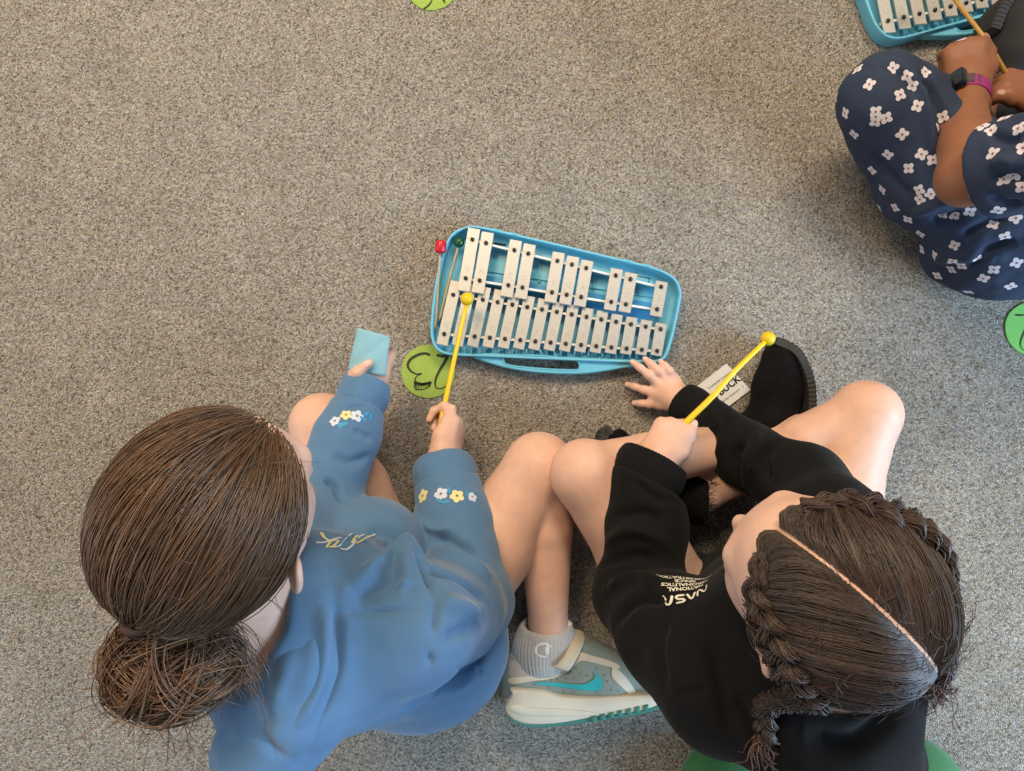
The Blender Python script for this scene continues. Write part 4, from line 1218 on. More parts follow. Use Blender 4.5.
def trainer_and_sock():
    root = A['root']; zc = 0.046
    S7 = lambda x, y: (500 + x / 6.827, 620 + y / 6.827)       # close-up units of the shoe's side
    zs = 0.078
    W = lambda x, y, z: P(*S7(x, y), zs) * V(1, 1, 0) + V(0, 0, z)
    U = (W(1000, 0, 0) - W(0, 0, 0)) / 1000.0                   # along the close-up's x, one unit
    Vv = (W(0, 1000, 0) - W(0, 0, 0)) / 1000.0
    O = W(0, 0, 0); u = np.linalg.norm(U)
    at = lambda x, y, z: O + U * x + Vv * y + V(0, 0, z)
    # --- upper
    F = Field(at(-40, 0, 0) * V(1, 0, 0) + V(0, at(0, 780, 0)[1], 0.001), at(1180, 0, 0) * V(1, 0, 0) + V(0, at(0, -60, 0)[1], 0.112), 0.0015)
    zm = 0.047
    F.chain([at(160, 470, zm), at(330, 470, zm), at(560, 440, zm), at(780, 470, zm), at(960, 520, zm)], [0.030, 0.030, 0.036, 0.036, 0.030], 0.02, flat=(0, 0, 1), fs=0.92)
    F.cap(at(165, 420, zm), at(230, 390, zm), 0.0265, 0.026, 0.02)
    F.cap(at(560, 300, zm), at(470, 260, zm), 0.026, 0.024, 0.03)
    F.cap(at(700, 380, zm), at(560, 290, zm), 0.028, 0.024, 0.03)
    F.cap(at(150, 340, zm), at(150, 560, zm), 0.024, 0.029, 0.02)
    F.half(at(0, 560, 0), -nrm(np.cross(U, V(0, 0, 1))) * np.sign(-(np.cross(U, V(0, 0, 1)) @ Vv)) if False else nrm(Vv), k=0.004)
    # mouth of the shoe
    F.cap(at(262, 120, zm), at(262, 330, zm), 0.029, 0.0235, 0.004, 'cut'); F.cap(at(300, 120, zm), at(350, 300, zm), 0.029, 0.0215, 0.004, 'cut')
    v, f = F.mesh(); sk = Skinner(v, f)
    c = at(0, 0, 0.10); pl = lambda pts, mi, lift=0.0007: sk_poly(sk, at, pts, mi, lift)
    def sk_poly(sk, at, pts, mi, lift):
        q = catmull([V(*p) for p in pts], 5, closed=True); n = len(q)
        lo, hi = q.min(0), q.max(0)
        g = np.array([[x, y] for x in np.arange(lo[0], hi[0], 16) for y in np.arange(lo[1], hi[1], 16)])
        ins = np.zeros(len(g), bool)
        for i in range(n):
            a, b = q[i], q[(i + 1) % n]
            ins ^= ((a[1] > g[:, 1]) != (b[1] > g[:, 1])) & (g[:, 0] < (b[0] - a[0]) * (g[:, 1] - a[1]) / (b[1] - a[1] + 1e-12) + a[0])
        pts2 = [Vector(p) for p in np.concatenate([q, g[ins]])]
        r = delaunay_2d_cdt(pts2, [], [list(range(n))], 1, 1e-6)
        out = []; ok = True
        for p in r[0]:
            # straight down onto the side of the shoe
            o = at(p[0], p[1], 0.14); h = sk.bvh.ray_cast(Vector(o), Vector((0, 0, -1)))
            if h[0] is None: hh = sk.bvh.find_nearest(Vector(o - V(0, 0, 0.07))); out.append(np.array(hh[0]) + np.array(hh[1]) * lift)
            else: out.append(np.array(h[0]) + np.array(h[1]) * lift)
        for qf in r[2]: sk.ef.append(tuple(int(i) + sk.n for i in qf)); sk.em.append(mi)
        sk.ev.append(np.array(out)); sk.n += len(out)
    # pale collar and cream band
    pl([(70, 300), (130, 300), (200, 350), (280, 345), (350, 290), (420, 300), (330, 372), (230, 385), (75, 400), (66, 350)], 2)
    pl([(75, 402), (240, 378), (340, 372), (430, 310), (520, 225), (640, 250), (790, 305), (800, 335), (640, 290), (545, 275), (470, 345), (360, 402), (200, 418), (75, 440)], 1, 0.0012)
    pl([(770, 320), (830, 370), (880, 430), (930, 520), (880, 505), (800, 430), (755, 375)], 1, 0.0012)
    pl([(250, 425), (400, 430), (560, 425), (620, 400), (640, 372), (630, 345), (670, 375), (692, 420), (680, 455), (650, 470), (560, 468), (400, 456), (280, 440)], 3, 0.0014)
    for i, (x, y) in enumerate([(480, 350), (540, 358), (500, 388), (586, 370), (445, 395), (515, 322), (390, 410), (345, 415), (720, 410), (745, 465), (795, 475), (705, 370), (230, 438), (430, 482), (500, 488), (650, 488), (330, 462), (650, 322)]):
        o = at(x, y, 0.14); h = sk.bvh.ray_cast(Vector(o), Vector((0, 0, -1)))
        if h[0] is not None: sk.disc(np.array(h[0]), nrm(U), nrm(Vv), 0.0022, 0.0008, 4, 8, 0.0007, rot=0.5 + 0.4 * (i % 3))
    shoe = sk.build('trainer', [M['tr_mesh'], M['tr_cream'], M['tr_pale'], M['tr_swoosh'], M['tr_dark']], root)
    # --- midsole and outsole: side outline drawn through the shoe's width
    def slab(outline, z0, z1, e, m, name, lugs=None):
        q = np.array([at(x, y, 0)[:2] for x, y in catmull([V(*p) for p in outline], 6, closed=True)])
        ar = np.sum(q[:, 0] * np.roll(q[:, 1], -1) - q[:, 1] * np.roll(q[:, 0], -1))
        q = resample(q[::-1] if ar < 0 else q, 110); n = len(q)
        rr = []
        for d, z in ((e * 0.4, z0), (e * 0.12, z0 + e * 0.3), (0, z0 + e), (0, z1 - e), (e * 0.12, z1 - e * 0.3), (e * 0.4, z1)): rr.append(np.c_[inset_ring(q, d), np.full(n, z)])
        fs = [(i * n + k, i * n + (k + 1) % n, (i + 1) * n + (k + 1) % n, (i + 1) * n + k) for i in range(5) for k in range(n)]
        tri = delaunay_2d_cdt([Vector(p[:2]) for p in rr[0]], [], [list(range(n))], 1, 1e-9)
        if len(tri[0]) == n:
            fs += [tuple(t_)[::-1] for t_ in tri[2]] + [tuple(5 * n + i_ for i_ in t_) for t_ in tri[2]]
        else: fs += [tuple(range(n))[::-1], tuple(5 * n + k for k in range(n))]
        g = Geo(); g.add(np.concatenate(rr), fs)
        if lugs: lugs(g)
        return g.build(name, [m], shoe, deg=50)
    slab([(75, 465), (170, 460), (300, 475), (410, 508), (600, 512), (880, 498), (1040, 500), (1085, 540), (1030, 585), (880, 622), (620, 655), (420, 690), (250, 702), (140, 690), (60, 645), (35, 590), (60, 540), (78, 500)], 0.004, 0.089, 0.007, M['tr_sole'], 'midsole')
    slab([(90, 560), (200, 578), (420, 590), (640, 612), (560, 640), (300, 640), (150, 630), (60, 590)], 0.0015, 0.0905, 0.002, M['tr_sole'], 'midsole_wedge')
    def lugs(g):
        for i in range(7):
            x = 610 + i * 58; y = 640 - i * 12.5
            for z0, z1 in ((0.006, 0.034), (0.040, 0.062), (0.066, 0.091)):
                q = np.array([at(a, b, 0)[:2] for a, b in ((x, y + 2), (x + 36, y - 6), (x + 40, y + 36), (x + 4, y + 42))])
                ar = sum(q[k][0] * q[(k + 1) % 4][1] - q[k][1] * q[(k + 1) % 4][0] for k in range(4))
                g.add(*bevel_bar(q[::-1] if ar < 0 else q, z0, z1, 0.001))
        for i in range(30):
            x = 130 + i * 16; y = 690 - max(0, i - 10) * 1.6 + (8 if i > 2 else 4)
            q = np.array([at(a, b, 0)[:2] for a, b in ((x, y), (x + 8, y - 1), (x + 8, y + 18), (x, y + 19))])
            ar = sum(q[k][0] * q[(k + 1) % 4][1] - q[k][1] * q[(k + 1) % 4][0] for k in range(4))
            g.add(*bevel_bar(q[::-1] if ar < 0 else q, 0.008, 0.086, 0.0008))
    slab([(60, 640), (140, 688), (250, 700), (420, 688), (620, 653), (880, 620), (1030, 583), (1075, 560), (1070, 590), (1000, 622), (880, 645), (620, 682), (420, 712), (250, 722), (140, 710), (75, 672)], 0.006, 0.087, 0.003, M['tr_teal'], 'outsole', lugs)
    # --- hook-and-loop strap over the instep
    g = Geo(); rows = []
    ctr = [at(400, 312, 0.088), at(430, 300, 0.0905), at(475, 240, 0.088), at(520, 180, 0.076), at(548, 150, 0.056), at(552, 140, 0.034)]
    ctr = catmull(ctr, 6); wv = nrm(U * 0.86 + Vv * 0.30)
    hw = np.interp(np.linspace(0, 1, len(ctr)), [0, 0.08, 0.5, 1], [0.0075, 0.0105, 0.0095, 0.009])
    t = unit(np.gradient(ctr, axis=0)); nn = unit(np.cross(np.tile(wv, (len(ctr), 1)), t)); nn *= np.sign(nn[:, 2:3] + 1e-9)
    for s1, s2 in ((-1, 0), (-0.94, 0.0026), (-0.5, 0.0034), (0.5, 0.0034), (0.94, 0.0026), (1, 0)): rows.append(ctr + wv * (hw * s1)[:, None] + nn * s2)
    vs = np.stack(rows, 1).reshape(-1, 3); m_ = 6; fs = [(i * m_ + j, i * m_ + j + 1, (i + 1) * m_ + j + 1, (i + 1) * m_ + j) for i in range(len(ctr) - 1) for j in range(m_ - 1)]
    g.add(vs, fs); g.build('strap', [M['tr_cream']], shoe)
    # tongue, heel loop and eyelets
    g = Geo(); p = catmull([at(390, 215, 0.06), at(430, 130, 0.06), at(462, 70, 0.058), at(482, 45, 0.054)], 6)
    g.add(*tube(p, np.linspace(0.010, 0.0062, len(p)), 10)); g.build('tongue', [M['tr_cream']], shoe)
    g = Geo(); g.add(*tube(catmull([at(70, 440, 0.05), at(40, 400, 0.052), at(26, 350, 0.052), at(45, 290, 0.05), at(110, 300, 0.05)], 6), 0.003, 8)); g.build('heel_loop', [M['tr_cream']], shoe)
    for x, y in ((600, 190), (640, 212), (710, 250), (750, 272)):
        g = Geo(); g.add(*lathe(at(x, y, 0.055), nrm(-Vv + U * 0.4), [(-0.012, 0.006), (0.0, 0.006), (0.003, 0.0045), (0.004, 0.002)], 12)); g.build('lace_loop', [M['tr_mesh']], shoe)
    # --- sock
    F = Field(at(90, 430, 0) * V(1, 1, 0) + V(-0.01, 0, 0.0), at(560, -30, 0) * V(1, 1, 0) + V(0, 0.02, 0.112), 0.0018)
    AR, KR = A['AR'], A['KR']; d = nrm(AR - KR)
    top = (P(*S7(310, 38), 0.07) * V(1, 1, 0)) + V(0, 0, AR[2] + 0.001)
    F.chain([top, AR, at(300, 260, 0.048)], [0.0345, 0.0345, 0.034], 0.02); F.chain([AR, at(255, 230, 0.048), at(250, 330, zm)], [0.033, 0.032, 0.0335], 0.02); F.cap(at(290, 230, zm), at(420, 330, zm), 0.032, 0.028, 0.02)
    F.half(top + d * 0.001, -d, k=0.002)
    F.cap(top - d * 0.02, top + d * 0.006, 0.031, None, 0.002, 'cut')
    v, f = F.mesh()
    q = v - top; ang = np.arctan2(q[:, 2], q[:, 0]); n_ = normals(v, f)
    v = v + n_ * (0.0006 * np.sin(ang * 46))[:, None]
    sk = Skinner(v, f)
    w_ = np.linspace(0.9, 5.6, 22)
    for rr, cc, wd in ((44, (300, 205), 0.0034),):
        ring = [(cc[0] + rr * 1.25 * math.cos(x + 0.25), cc[1] + rr * math.sin(x + 0.25)) for x in w_]
        pts = [sk.hit(*S7(x, y)) for x, y in ring]; pts = [h for h in pts if h is not None]
        if len(pts) > 3:
            c = np.array([h[0] for h in pts]); n = np.array([h[1] for h in pts]); sd = unit(np.cross(np.gradient(c, axis=0), n)); m_ = len(c)
            sk.lay(np.concatenate([c + sd * wd / 2, c - sd * wd / 2]), [(i, m_ + i, m_ + i + 1, i + 1) for i in range(m_ - 1)], 1, 0.0012)
    h = sk.hit(*S7(322, 205))
    if h is not None: sk.disc(h[0], nrm(U), nrm(Vv), 0.0036, 0.0075, 1, 12, 0.0014)
    sk.build('sock', [M['sock'], M['sock_logo']], root)
trainer_and_sock()

# ---- what the child in blue holds
def blue_note():
    q = [P(357.5, 327.5, 0.152), P(390, 336.5, 0.152), P(385.5, 376.5, 0.146), P(347.5, 369.5, 0.144)]
    n = 12; vs = []; fs = []
    for i in range(n + 1):
        for j in range(n + 1):
            a, b = i / n, j / n
            p = (q[0] * (1 - a) + q[1] * a) * (1 - b) + (q[3] * (1 - a) + q[2] * a) * b
            vs.append(p + V(0, 0, 0.004 * math.sin(a * math.pi) * (0.4 + b) - 0.0025 * math.exp(-((a - 1 + b) / 0.12) ** 2)))
    fs = [(i * (n + 1) + j, (i + 1) * (n + 1) + j, (i + 1) * (n + 1) + j + 1, i * (n + 1) + j + 1) for i in range(n) for j in range(n)]
    vs = np.array(vs); k = len(vs)
    g = Geo(); edge = [i * (n + 1) for i in range(n + 1)] + [n * (n + 1) + j for j in range(1, n + 1)] + [i * (n + 1) + n for i in range(n - 1, -1, -1)] + [j for j in range(n - 1, 0, -1)]
    g.add(np.concatenate([vs, vs - V(0, 0, 0.0004)]), [f[::-1] for f in fs] + [tuple(i + k for i in f) for f in fs] + [(edge[i], edge[(i + 1) % len(edge)], edge[(i + 1) % len(edge)] + k, edge[i] + k) for i in range(len(edge))])
    o = g.build('paper_note', [M['paper']], loc=sum(q) / 4)
    tag(o, 'small square of pale blue paper held by the child in blue', 'paper')
blue_note()
_t, _i = A['hR'][4][0], A['hR'][0][0]
_g = (_t[3] + _t[2]) / 2 * 0.6 + (_i[2] + _i[3]) / 2 * 0.4 - V(0, 0, 0.002)
mallet([_g - (P(466, 306, 0.070) - _g) * 0.24, _g, _g * 0.5 + P(466, 306, 0.070) * 0.5 + V(0, 0, 0.003), P(466, 306, 0.070)], 0.0052, 0.0030, P(467, 299, 0.070), 0.0106, [M['yellow'], M['yellow_head']],
       'yellow mallet held by the child in the blue sweatshirt')
# ------------------------------------------------------------------ child in the black sweatshirt
M['fleece_b'] = mat('black_fleece', (22, 21, 21), 0.9, spec=0.12, sheen=0.04, bump=(1100, 0.22, 0.0006))
M['print_w'] = mat('white_print', (226, 220, 204), 0.6)
M['suede'] = mat('black_suede', (17, 16, 17), 0.95, spec=0.15, noise=90, var=0.3, bump=(600, 0.25, 0.0008))
M['boot_sole'] = mat('dark_grey_rubber', (48, 46, 44), 0.7)
M['fur'] = mat('black_fur', (20, 18, 18), 0.8, tint=True)

def sweep_sole(path, width, thick, ridge=0.0016, every=0.006, zup=None):
    """Curved treaded sole: path is its middle line (heel to toe) on the tread side; width is measured upright."""
    p = catmull(path, 14); n = len(p)
    s = np.r_[0, np.cumsum(np.linalg.norm(np.diff(p, axis=0), axis=1))]
    m = max(8, int(s[-1] / (every / 4))); t = np.linspace(0, s[-1], m)
    p = np.stack([np.interp(t, s, p[:, k]) for k in range(3)], 1)
    tg = unit(np.gradient(p, axis=0)); up = np.tile(V(0, 0, 1.0), (m, 1)); nn = unit(np.cross(up, tg)); up = np.cross(tg, nn)
    w = np.interp(np.linspace(0, 1, m), np.linspace(0, 1, len(width)), width)
    rd = np.where((np.arange(m) // 2) % 2 == 0, ridge, 0.0)
    rows = []
    for a, o in ((-1, 1), (-1.0, 0.25), (-0.92, 0), (0.92, 0), (1.0, 0.25), (1, 1)):
        side = (abs(a) == 1) * rd
        rows.append(p + up * (a * (w / 2 + side))[:, None] + nn * ((o * thick) + (o < 1) * -rd)[:, None])
    vs = np.stack(rows, 1).reshape(-1, 3); k = 6
    fs = [(i * k + j, i * k + (j + 1) % k, (i + 1) * k + (j + 1) % k, (i + 1) * k + j) for i in range(m - 1) for j in range(k)]
    fs += [tuple(range(k))[::-1], tuple((m - 1) * k + j for j in range(k))]
    return vs, fs, nn, p

def fur_ring(name, c, d, r, parent, m, n=500, ln=0.012, seed=2):
    rg = np.random.default_rng(seed); a = nrm(np.cross(d, V(0.1, 0.2, 1))); b = np.cross(d, a); tt = np.linspace(0, 1, 5); out = []
    for i in range(n):
        w = rg.uniform(0, 6.2832); o = math.cos(w) * a + math.sin(w) * b; st = c + o * r * rg.uniform(0.9, 1.05) + d * rg.uniform(-0.008, 0.006)
        g = nrm(o * rg.uniform(0.3, 1) + d * rg.uniform(-0.2, 1.1) + rg.normal(0, 0.3, 3)); q = rg.normal(0, 0.003, 3)
        out.append(np.array([st + g * ln * x * rg.uniform(0.9, 1.0) + q * x * x for x in tt]))
    return hair_object(name, np.array(out), np.linspace(0.0006, 0.0002, 5), m, parent, 0.25, seed=seed)

def hair_parted(head, E, parent, m, seed=20, count=5200, base_tint=1.0, wild=1.0, braid_path=None, ends=None, hl=1.85):
    """Middle parting, hair drawn to a plait on each side; returns nothing, adds meshes."""
    rg = np.random.default_rng(seed); ax = np.array(head.ax)
    W = lambda d, lift: head.C + (d * (E + (np.asarray(lift)[..., None] if np.ndim(lift) else lift))) @ ax
    bp = unit(catmull([V(*p) for p in braid_path], 10)); nb = len(bp)
    F = Field(head.C - 0.16, head.C + 0.16, 0.002)
    F.ell(head.C, E - 0.002, head.ax, 0)
    F.half(head.at(0, 0.042, 0.052), nrm(head.f * 0.84 - head.u * 0.50), k=0.012); F.half(head.at(0, -0.045, -0.055), nrm(-head.u * 0.9 + head.f * 0.30), k=0.012)
    F.chain([W(unit(V(0, math.cos(t), math.sin(t))), 0.001) for t in np.linspace(0.4, 2.75, 14)], [0.0040] * 14, 0.001, 'cut')
    base = F.mesh()
    t = np.linspace(0, 1, 18); P_, T_ = [], []
    for sg in (-1, 1):
        n = int(count * 0.36)
        # from the parting down to the plait
        u = rg.uniform(0, 1, n); th = 0.93 + u * 2.70
        a = unit(np.stack([sg * (0.022 + np.abs(rg.normal(0, 0.012, n))), np.cos(th), np.sin(th)], 1))
        ib = np.clip((0.02 + u ** 1.15 * 0.92 + 0.03 * vnoise(np.c_[u * 40, u * 0, u * 0 + sg], 3)) * (nb - 1), 0, nb - 1); i0 = ib.astype(int); i1 = np.minimum(i0 + 1, nb - 1); fr = (ib - i0)[:, None]
        b = unit(bp[i0] * (1 - fr) + bp[i1] * fr) * V(sg * -1.0, 1, 1) if bp[0][0] < 0 else unit(bp[i0] * (1 - fr) + bp[i1] * fr) * V(sg, 1, 1)
        D = slerp(a, b, t); sd = unit(np.cross(a, b))
        D = unit(D + sd[:, None] * ((np.sin(t * math.pi)[None] * (0.06 * vnoise(a * 8, 5)[:, None] - 0.10 * sg * -1 * 0.6)) + 0.010 * wild * np.sin(t[None] * 14 + rg.uniform(0, 6, (n, 1))))[..., None])
        lf = (rg.uniform(-0.0005, 0.0035, (n, 1)) + 0.004 * vnoise(a * 7, 6)[:, None]) * np.minimum(1, t * 4)[None] + 0.003 * np.sin(t * math.pi)[None] + 0.004 * (t ** 3)[None]
        P_.append(W(D, lf)); T_.append(np.exp(0.25 * vnoise(a * 11, 31) + rg.normal(0, 0.2, n)))
        # from the hairline below up and back to the plait
        n = int(count * 0.16); d = scalp_dirs(n * 3, lambda d: (d[:, 0] * sg > 0.3) & (d[:, 2] > -0.62 + hl * np.maximum(d[:, 1] + 0.10, 0)), seed + 3 + sg)
        bb = bp * (V(sg * -1.0, 1, 1) if bp[0][0] < 0 else V(sg, 1, 1))
        dist = ((d[:, None] - bb[None]) ** 2).sum(2); j = dist.argmin(1)
        low = d[:, 2] < bb[j][:, 2] + 0.05; d = d[low][:n]; j = np.clip(j[low][:n] + 6, 0, nb - 1)
        D = slerp(d, bb[j], t); n = len(d)
        D = unit(D + rg.normal(0, 0.015, (n, 1, 3)) * np.sin(t * math.pi)[None, :, None])
        lf = (rg.uniform(-0.0005, 0.004, (n, 1)) + 0.003 * vnoise(d * 7, 8)[:, None]) * np.minimum(1, t * 4)[None] + 0.004 * (t ** 2)[None]
        P_.append(W(D, lf)); T_.append(np.exp(0.25 * vnoise(d * 9, 33) + rg.normal(0.1, 0.22, n)))
    pts = np.concatenate(P_); tn = np.concatenate(T_) * base_tint
    hair_object('hair', pts, np.linspace(0.0006, 0.0004, 18), m, parent, warm=0.2, base=base, seed=seed, tints=tn)
    # plaits
    for sg, e in zip((-1, 1), ends):
        bb = bp * (V(sg * -1.0, 1, 1) if bp[0][0] < 0 else V(sg, 1, 1))
        ctr = W(bb, np.full(len(bb), 0.0075)); rad = unit(ctr - head.C)
        full = np.concatenate([ctr[:-1], catmull([ctr[-1]] + [np.asarray(q, float) for q in e], 12)])
        q = np.concatenate([rad[:-1], np.tile(rad[-1], (len(full) - len(rad) + 1, 1))])
        s = np.r_[0, np.cumsum(np.linalg.norm(np.diff(full, axis=0), axis=1))]; tt = np.linspace(0, s[-1], 150)
        full = np.stack([np.interp(tt, s, full[:, k]) for k in range(3)], 1); q = unit(np.stack([np.interp(tt, s, q[:, k]) for k in range(3)], 1))
        for _ in range(3): full[1:-1] = (full[:-2] + 2 * full[1:-1] + full[2:]) / 4
        tg = unit(np.gradient(full, axis=0)); sd = unit(np.cross(tg, q)); q = np.cross(sd, tg)
        st = braid(full, sd, q, 0.0100, 0.0088, per=80, turns=s[-1] / 0.056, seed=seed + sg)
        S = len(st); lob = np.repeat(np.arange(3), 80)
        hair_object('plait', st, 0.0006, m, parent, warm=0.18, seed=seed + 7 + sg, tints=np.exp(rg.normal(0.12, 0.25, S)) * base_tint)
        # tuft below the plait
        tuft = []; e1 = full[-1]; d1 = tg[-1]; x = np.linspace(0, 1, 20)
        for i in range(90):
            a_ = rg.uniform(0, 6.28); g = nrm(d1 + rg.normal(0, 0.35, 3)); ln = rg.uniform(0.018, 0.042); w_ = rg.uniform(0.002, 0.005)
            o = e1 + rg.normal(0, 0.0035, 3); s1 = nrm(np.cross(g, V(0.3, 0.2, 1))); s2 = np.cross(g, s1)
            tuft.append(o + g * (ln * x)[:, None] + s1 * (w_ * np.sin(x * 7 + a_) - w_ * math.sin(a_))[:, None] + s2 * (w_ * np.cos(x * 7 + a_) - w_ * math.cos(a_))[:, None])
        hair_object('plait_tuft', np.array(tuft), np.linspace(0.0008, 0.0004, 20), m, parent, warm=0.6, seed=seed + 11 + sg, tints=np.exp(rg.normal(0.45, 0.3, 90)) * base_tint)
    # flyaways all round
    fly = []; x = np.linspace(0, 1, 14)
    d0 = scalp_dirs(int(280 * wild), lambda d: (d[:, 2] > -0.55 + (hl + 0.1) * np.maximum(d[:, 1] + 0.14, 0)) & (d[:, 1] < 0.1), seed + 9)
    for d in d0:
        st = W(d, 0.002); g = nrm(rg.normal(0, 1, 3)); o = nrm(st - head.C); g = nrm(g - o * (g @ o)); ln = rg.uniform(0.015, 0.038); k = rg.uniform(0.002, 0.006); ph = rg.uniform(0, 6)
        fly.append(st + g * (ln * x)[:, None] + o * (k * np.sin(x * 2.6))[:, None] + np.cross(g, o) * (0.003 * np.sin(x * 8 + ph) - 0.003 * math.sin(ph))[:, None])
    hair_object('hair_wisps', np.array(fly), np.linspace(0.00042, 0.0002, 14), m, parent, 0.25, 0.5, seed=seed + 15)

def child_b():
    pel = P(752, 612, 0.10); neck = P(826, 655, 0.44)
    root = thing('person', (pel[0], pel[1], 0), 'child in a black sweatshirt with plaited hair sitting cross legged on the carpet', 'person')
    SL, SR = P(722, 690, 0.39), P(886, 600, 0.385)
    up = nrm(neck - pel); rt = nrm(SR - SL); rt = nrm(rt - up * (rt @ up)); fr = np.cross(up, rt); ax = (rt, fr, up)
    EL, WL = P(639, 594, 0.205), P(655, 460, 0.180)
    ER, WR = P(804, 486, 0.16), P(685, 404, 0.036)
    HR, HL = pel + rt * 0.085 - up * 0.02, pel - rt * 0.085 - up * 0.02
    KL, AL = P(585, 474, 0.160), P(752, 440, 0.062)
    KR, AR = P(866, 414, 0.115), P(700, 492, 0.055)
    head = Head(P(832, 590, 0.562), (-0.725 * 0.885, 0.689 * 0.885, -0.465), (-0.3, 0.3, 0.9), 0.925, 0.014)
    F = Field((0.04, -0.55, -0.005), (0.62, 0.14, 0.72), 0.002)
    F.ell(pel, (0.118, 0.088, 0.085), ax, 0.02)
    mid = pel + up * 0.16; ch = pel + up * 0.27
    F.ell(mid, (0.100, 0.075, 0.11), ax, 0.05); F.ell(ch, (0.112, 0.078, 0.10), ax, 0.05)
    F.cap(SR - rt * 0.02, SL + rt * 0.02, 0.045, None, 0.05); F.cap(ch, neck, 0.06, 0.045, 0.05)
    for S_, E_, W_ in ((SR, ER, WR), (SL, EL, WL)):
        F.chain([S_, E_], [0.042, 0.034], 0.02); F.chain([E_, E_ * 0.4 + W_ * 0.6, W_], [0.034, 0.029, 0.0205], 0.015)
    for H_, K_, A_, r in ((HL, KL, AL, 0.076), (HR, KR, AR, 0.078)):
        F.chain([H_, H_ * 0.5 + K_ * 0.5, K_], [r, 0.062, 0.047], 0.025)
        F.ell(K_, (0.0445, 0.0445, 0.0445), None, 0.02)
        F.chain([K_, K_ * 0.64 + A_ * 0.36, A_], [0.043, 0.041, 0.030], 0.007)
    tL, tR = P(783, 362, 0.044), P(613, 447, 0.036)
    F.chain([AL, P(778, 425, 0.046), tL], [0.029, 0.027, 0.019], 0.02); F.chain([AR, P(688, 500, 0.042), tR], [0.029, 0.026, 0.018], 0.02)
    head.sculpt(F, neck, 0.043); F.ell(head.C, V(0.083, 0.099, 0.092) * 0.925 - V(0.012, 0.0045, 0.0035), head.ax, 0.008)
    hy = nrm(P(674, 426, 0.172) - WL)
    hL = hand(F, WL, hy, (-0.30, 0.05, 0.95), False, ((64, 88, 46), (70, 92, 50), (74, 92, 52), (78, 92, 52)),
              ((0.027, 0.032, -0.008), (0.029, 0.058, -0.008), (0.024, 0.082, -0.004)), 0.90)
    kn = [P(660, 405, 0.022), P(655, 394, 0.030), P(658.5, 385, 0.034), P(666, 379.5, 0.034), P(674.5, 378.5, 0.031)]
    tp = [P(634.5, 403, 0.0075), P(627.5, 384.5, 0.0085), P(632.5, 362, 0.0365), P(645, 359, 0.0390), P(660.5, 361.5, 0.0385)]
    hR = flat_hand(F, WR, kn, tp, 0.88, arch=0.008)
    F.half((0, 0, 0.0015), (0, 0, -1))
    v, f = F.mesh(); sk = Skinner(v, f)
    nails(sk, hR, 2, range(5)); nails(sk, hL, 2, (4,), up=V(0, 0, 1))
    sk.build('body', [M['skin_a'], M['lip'], M['nail']], root, head.lips(v, f).astype(int))
    head.face_parts(root, M['iris'], M['brow'])
    # ---- shorts
    F = Field(pel - V(0.28, 0.25, 0.1), pel + V(0.25, 0.32, 0.2), 0.0035)
    F.ell(pel, (0.124, 0.096, 0.09), ax, 0.02)
    for H_, K_, r in ((HR, KR, 0.084), (HL, KL, 0.082)):
        F.cap(H_, H_ * 0.66 + K_ * 0.34, r, r * 0.93, 0.03)
        F.half(H_ * 0.68 + K_ * 0.32, K_ - H_, np.minimum(H_, K_) - 0.1, np.maximum(H_, K_) + 0.1)
    F.half((0, 0, 0.003), (0, 0, -1))
    v, f = F.mesh(); link_mesh('shorts', v, f, M['shorts'], root)
    # ---- sweatshirt
    F = Field((0.05, -0.62, 0.003), (0.56, 0.06, 0.58), 0.0026)
    F.ell(pel + up * 0.02 - fr * 0.008, (0.136, 0.112, 0.105), ax, 0.02)
    F.ell(mid, (0.132, 0.108, 0.12), ax, 0.05); F.ell(ch, (0.138, 0.106, 0.105), ax, 0.05)
    F.cap(SR - rt * 0.03, SL + rt * 0.03, 0.060, None, 0.05); F.cap(ch, neck - up * 0.01, 0.085, 0.066, 0.05)
    cL, dL, cR, dR = WL, nrm(WL - EL), WR + nrm(WR - ER) * 0.006, nrm(WR - ER)
    dL = nrm(dL + V(0.38, 0, 0))
    F.chain([SL, SL * 0.45 + EL * 0.55, EL], [0.066, 0.064, 0.056], 0.025); F.ell(EL, (0.056, 0.056, 0.054), None, 0.02)
    F.chain([EL, EL * 0.5 + cL * 0.5, cL - dL * 0.034], [0.055, 0.055, 0.052], 0.012)
    F.chain([SR, SR * 0.45 + ER * 0.55, ER], [0.064, 0.062, 0.056], 0.025); F.ell(ER, (0.055, 0.055, 0.054), None, 0.02)
    F.chain([ER, P(748, 456, 0.108), cR - dR * 0.034], [0.054, 0.047, 0.0375], 0.02)
    for c, d in ((cL - dL * 0.034, dL), (cR - dR * 0.034, dR)): F.half(c, d, c - 0.068, c + 0.068, k=0.006)
    # hood down the back
    F.chain([P(758, 690, 0.425), P(790, 730, 0.44), P(835, 742, 0.445), P(870, 722, 0.435), P(886, 670, 0.42)], [0.032, 0.042, 0.044, 0.038, 0.030], 0.03)
    F.chain([P(815, 765, 0.40), P(850, 768, 0.40), P(868, 755, 0.38)], [0.045, 0.05, 0.045], 0.05)
    F.chain([pel - fr * 0.05 + up * 0.12, P(835, 735, 0.32)], [0.08, 0.072], 0.05)
    F.chain([head.at(0, -0.02, -0.05), neck + up * 0.02], [0.058, 0.050], 0.012, 'cut')
    F.half((0, 0, 0.006), (0, 0, -1))
    v, f = F.mesh(); sk0 = Skinner(v, f)
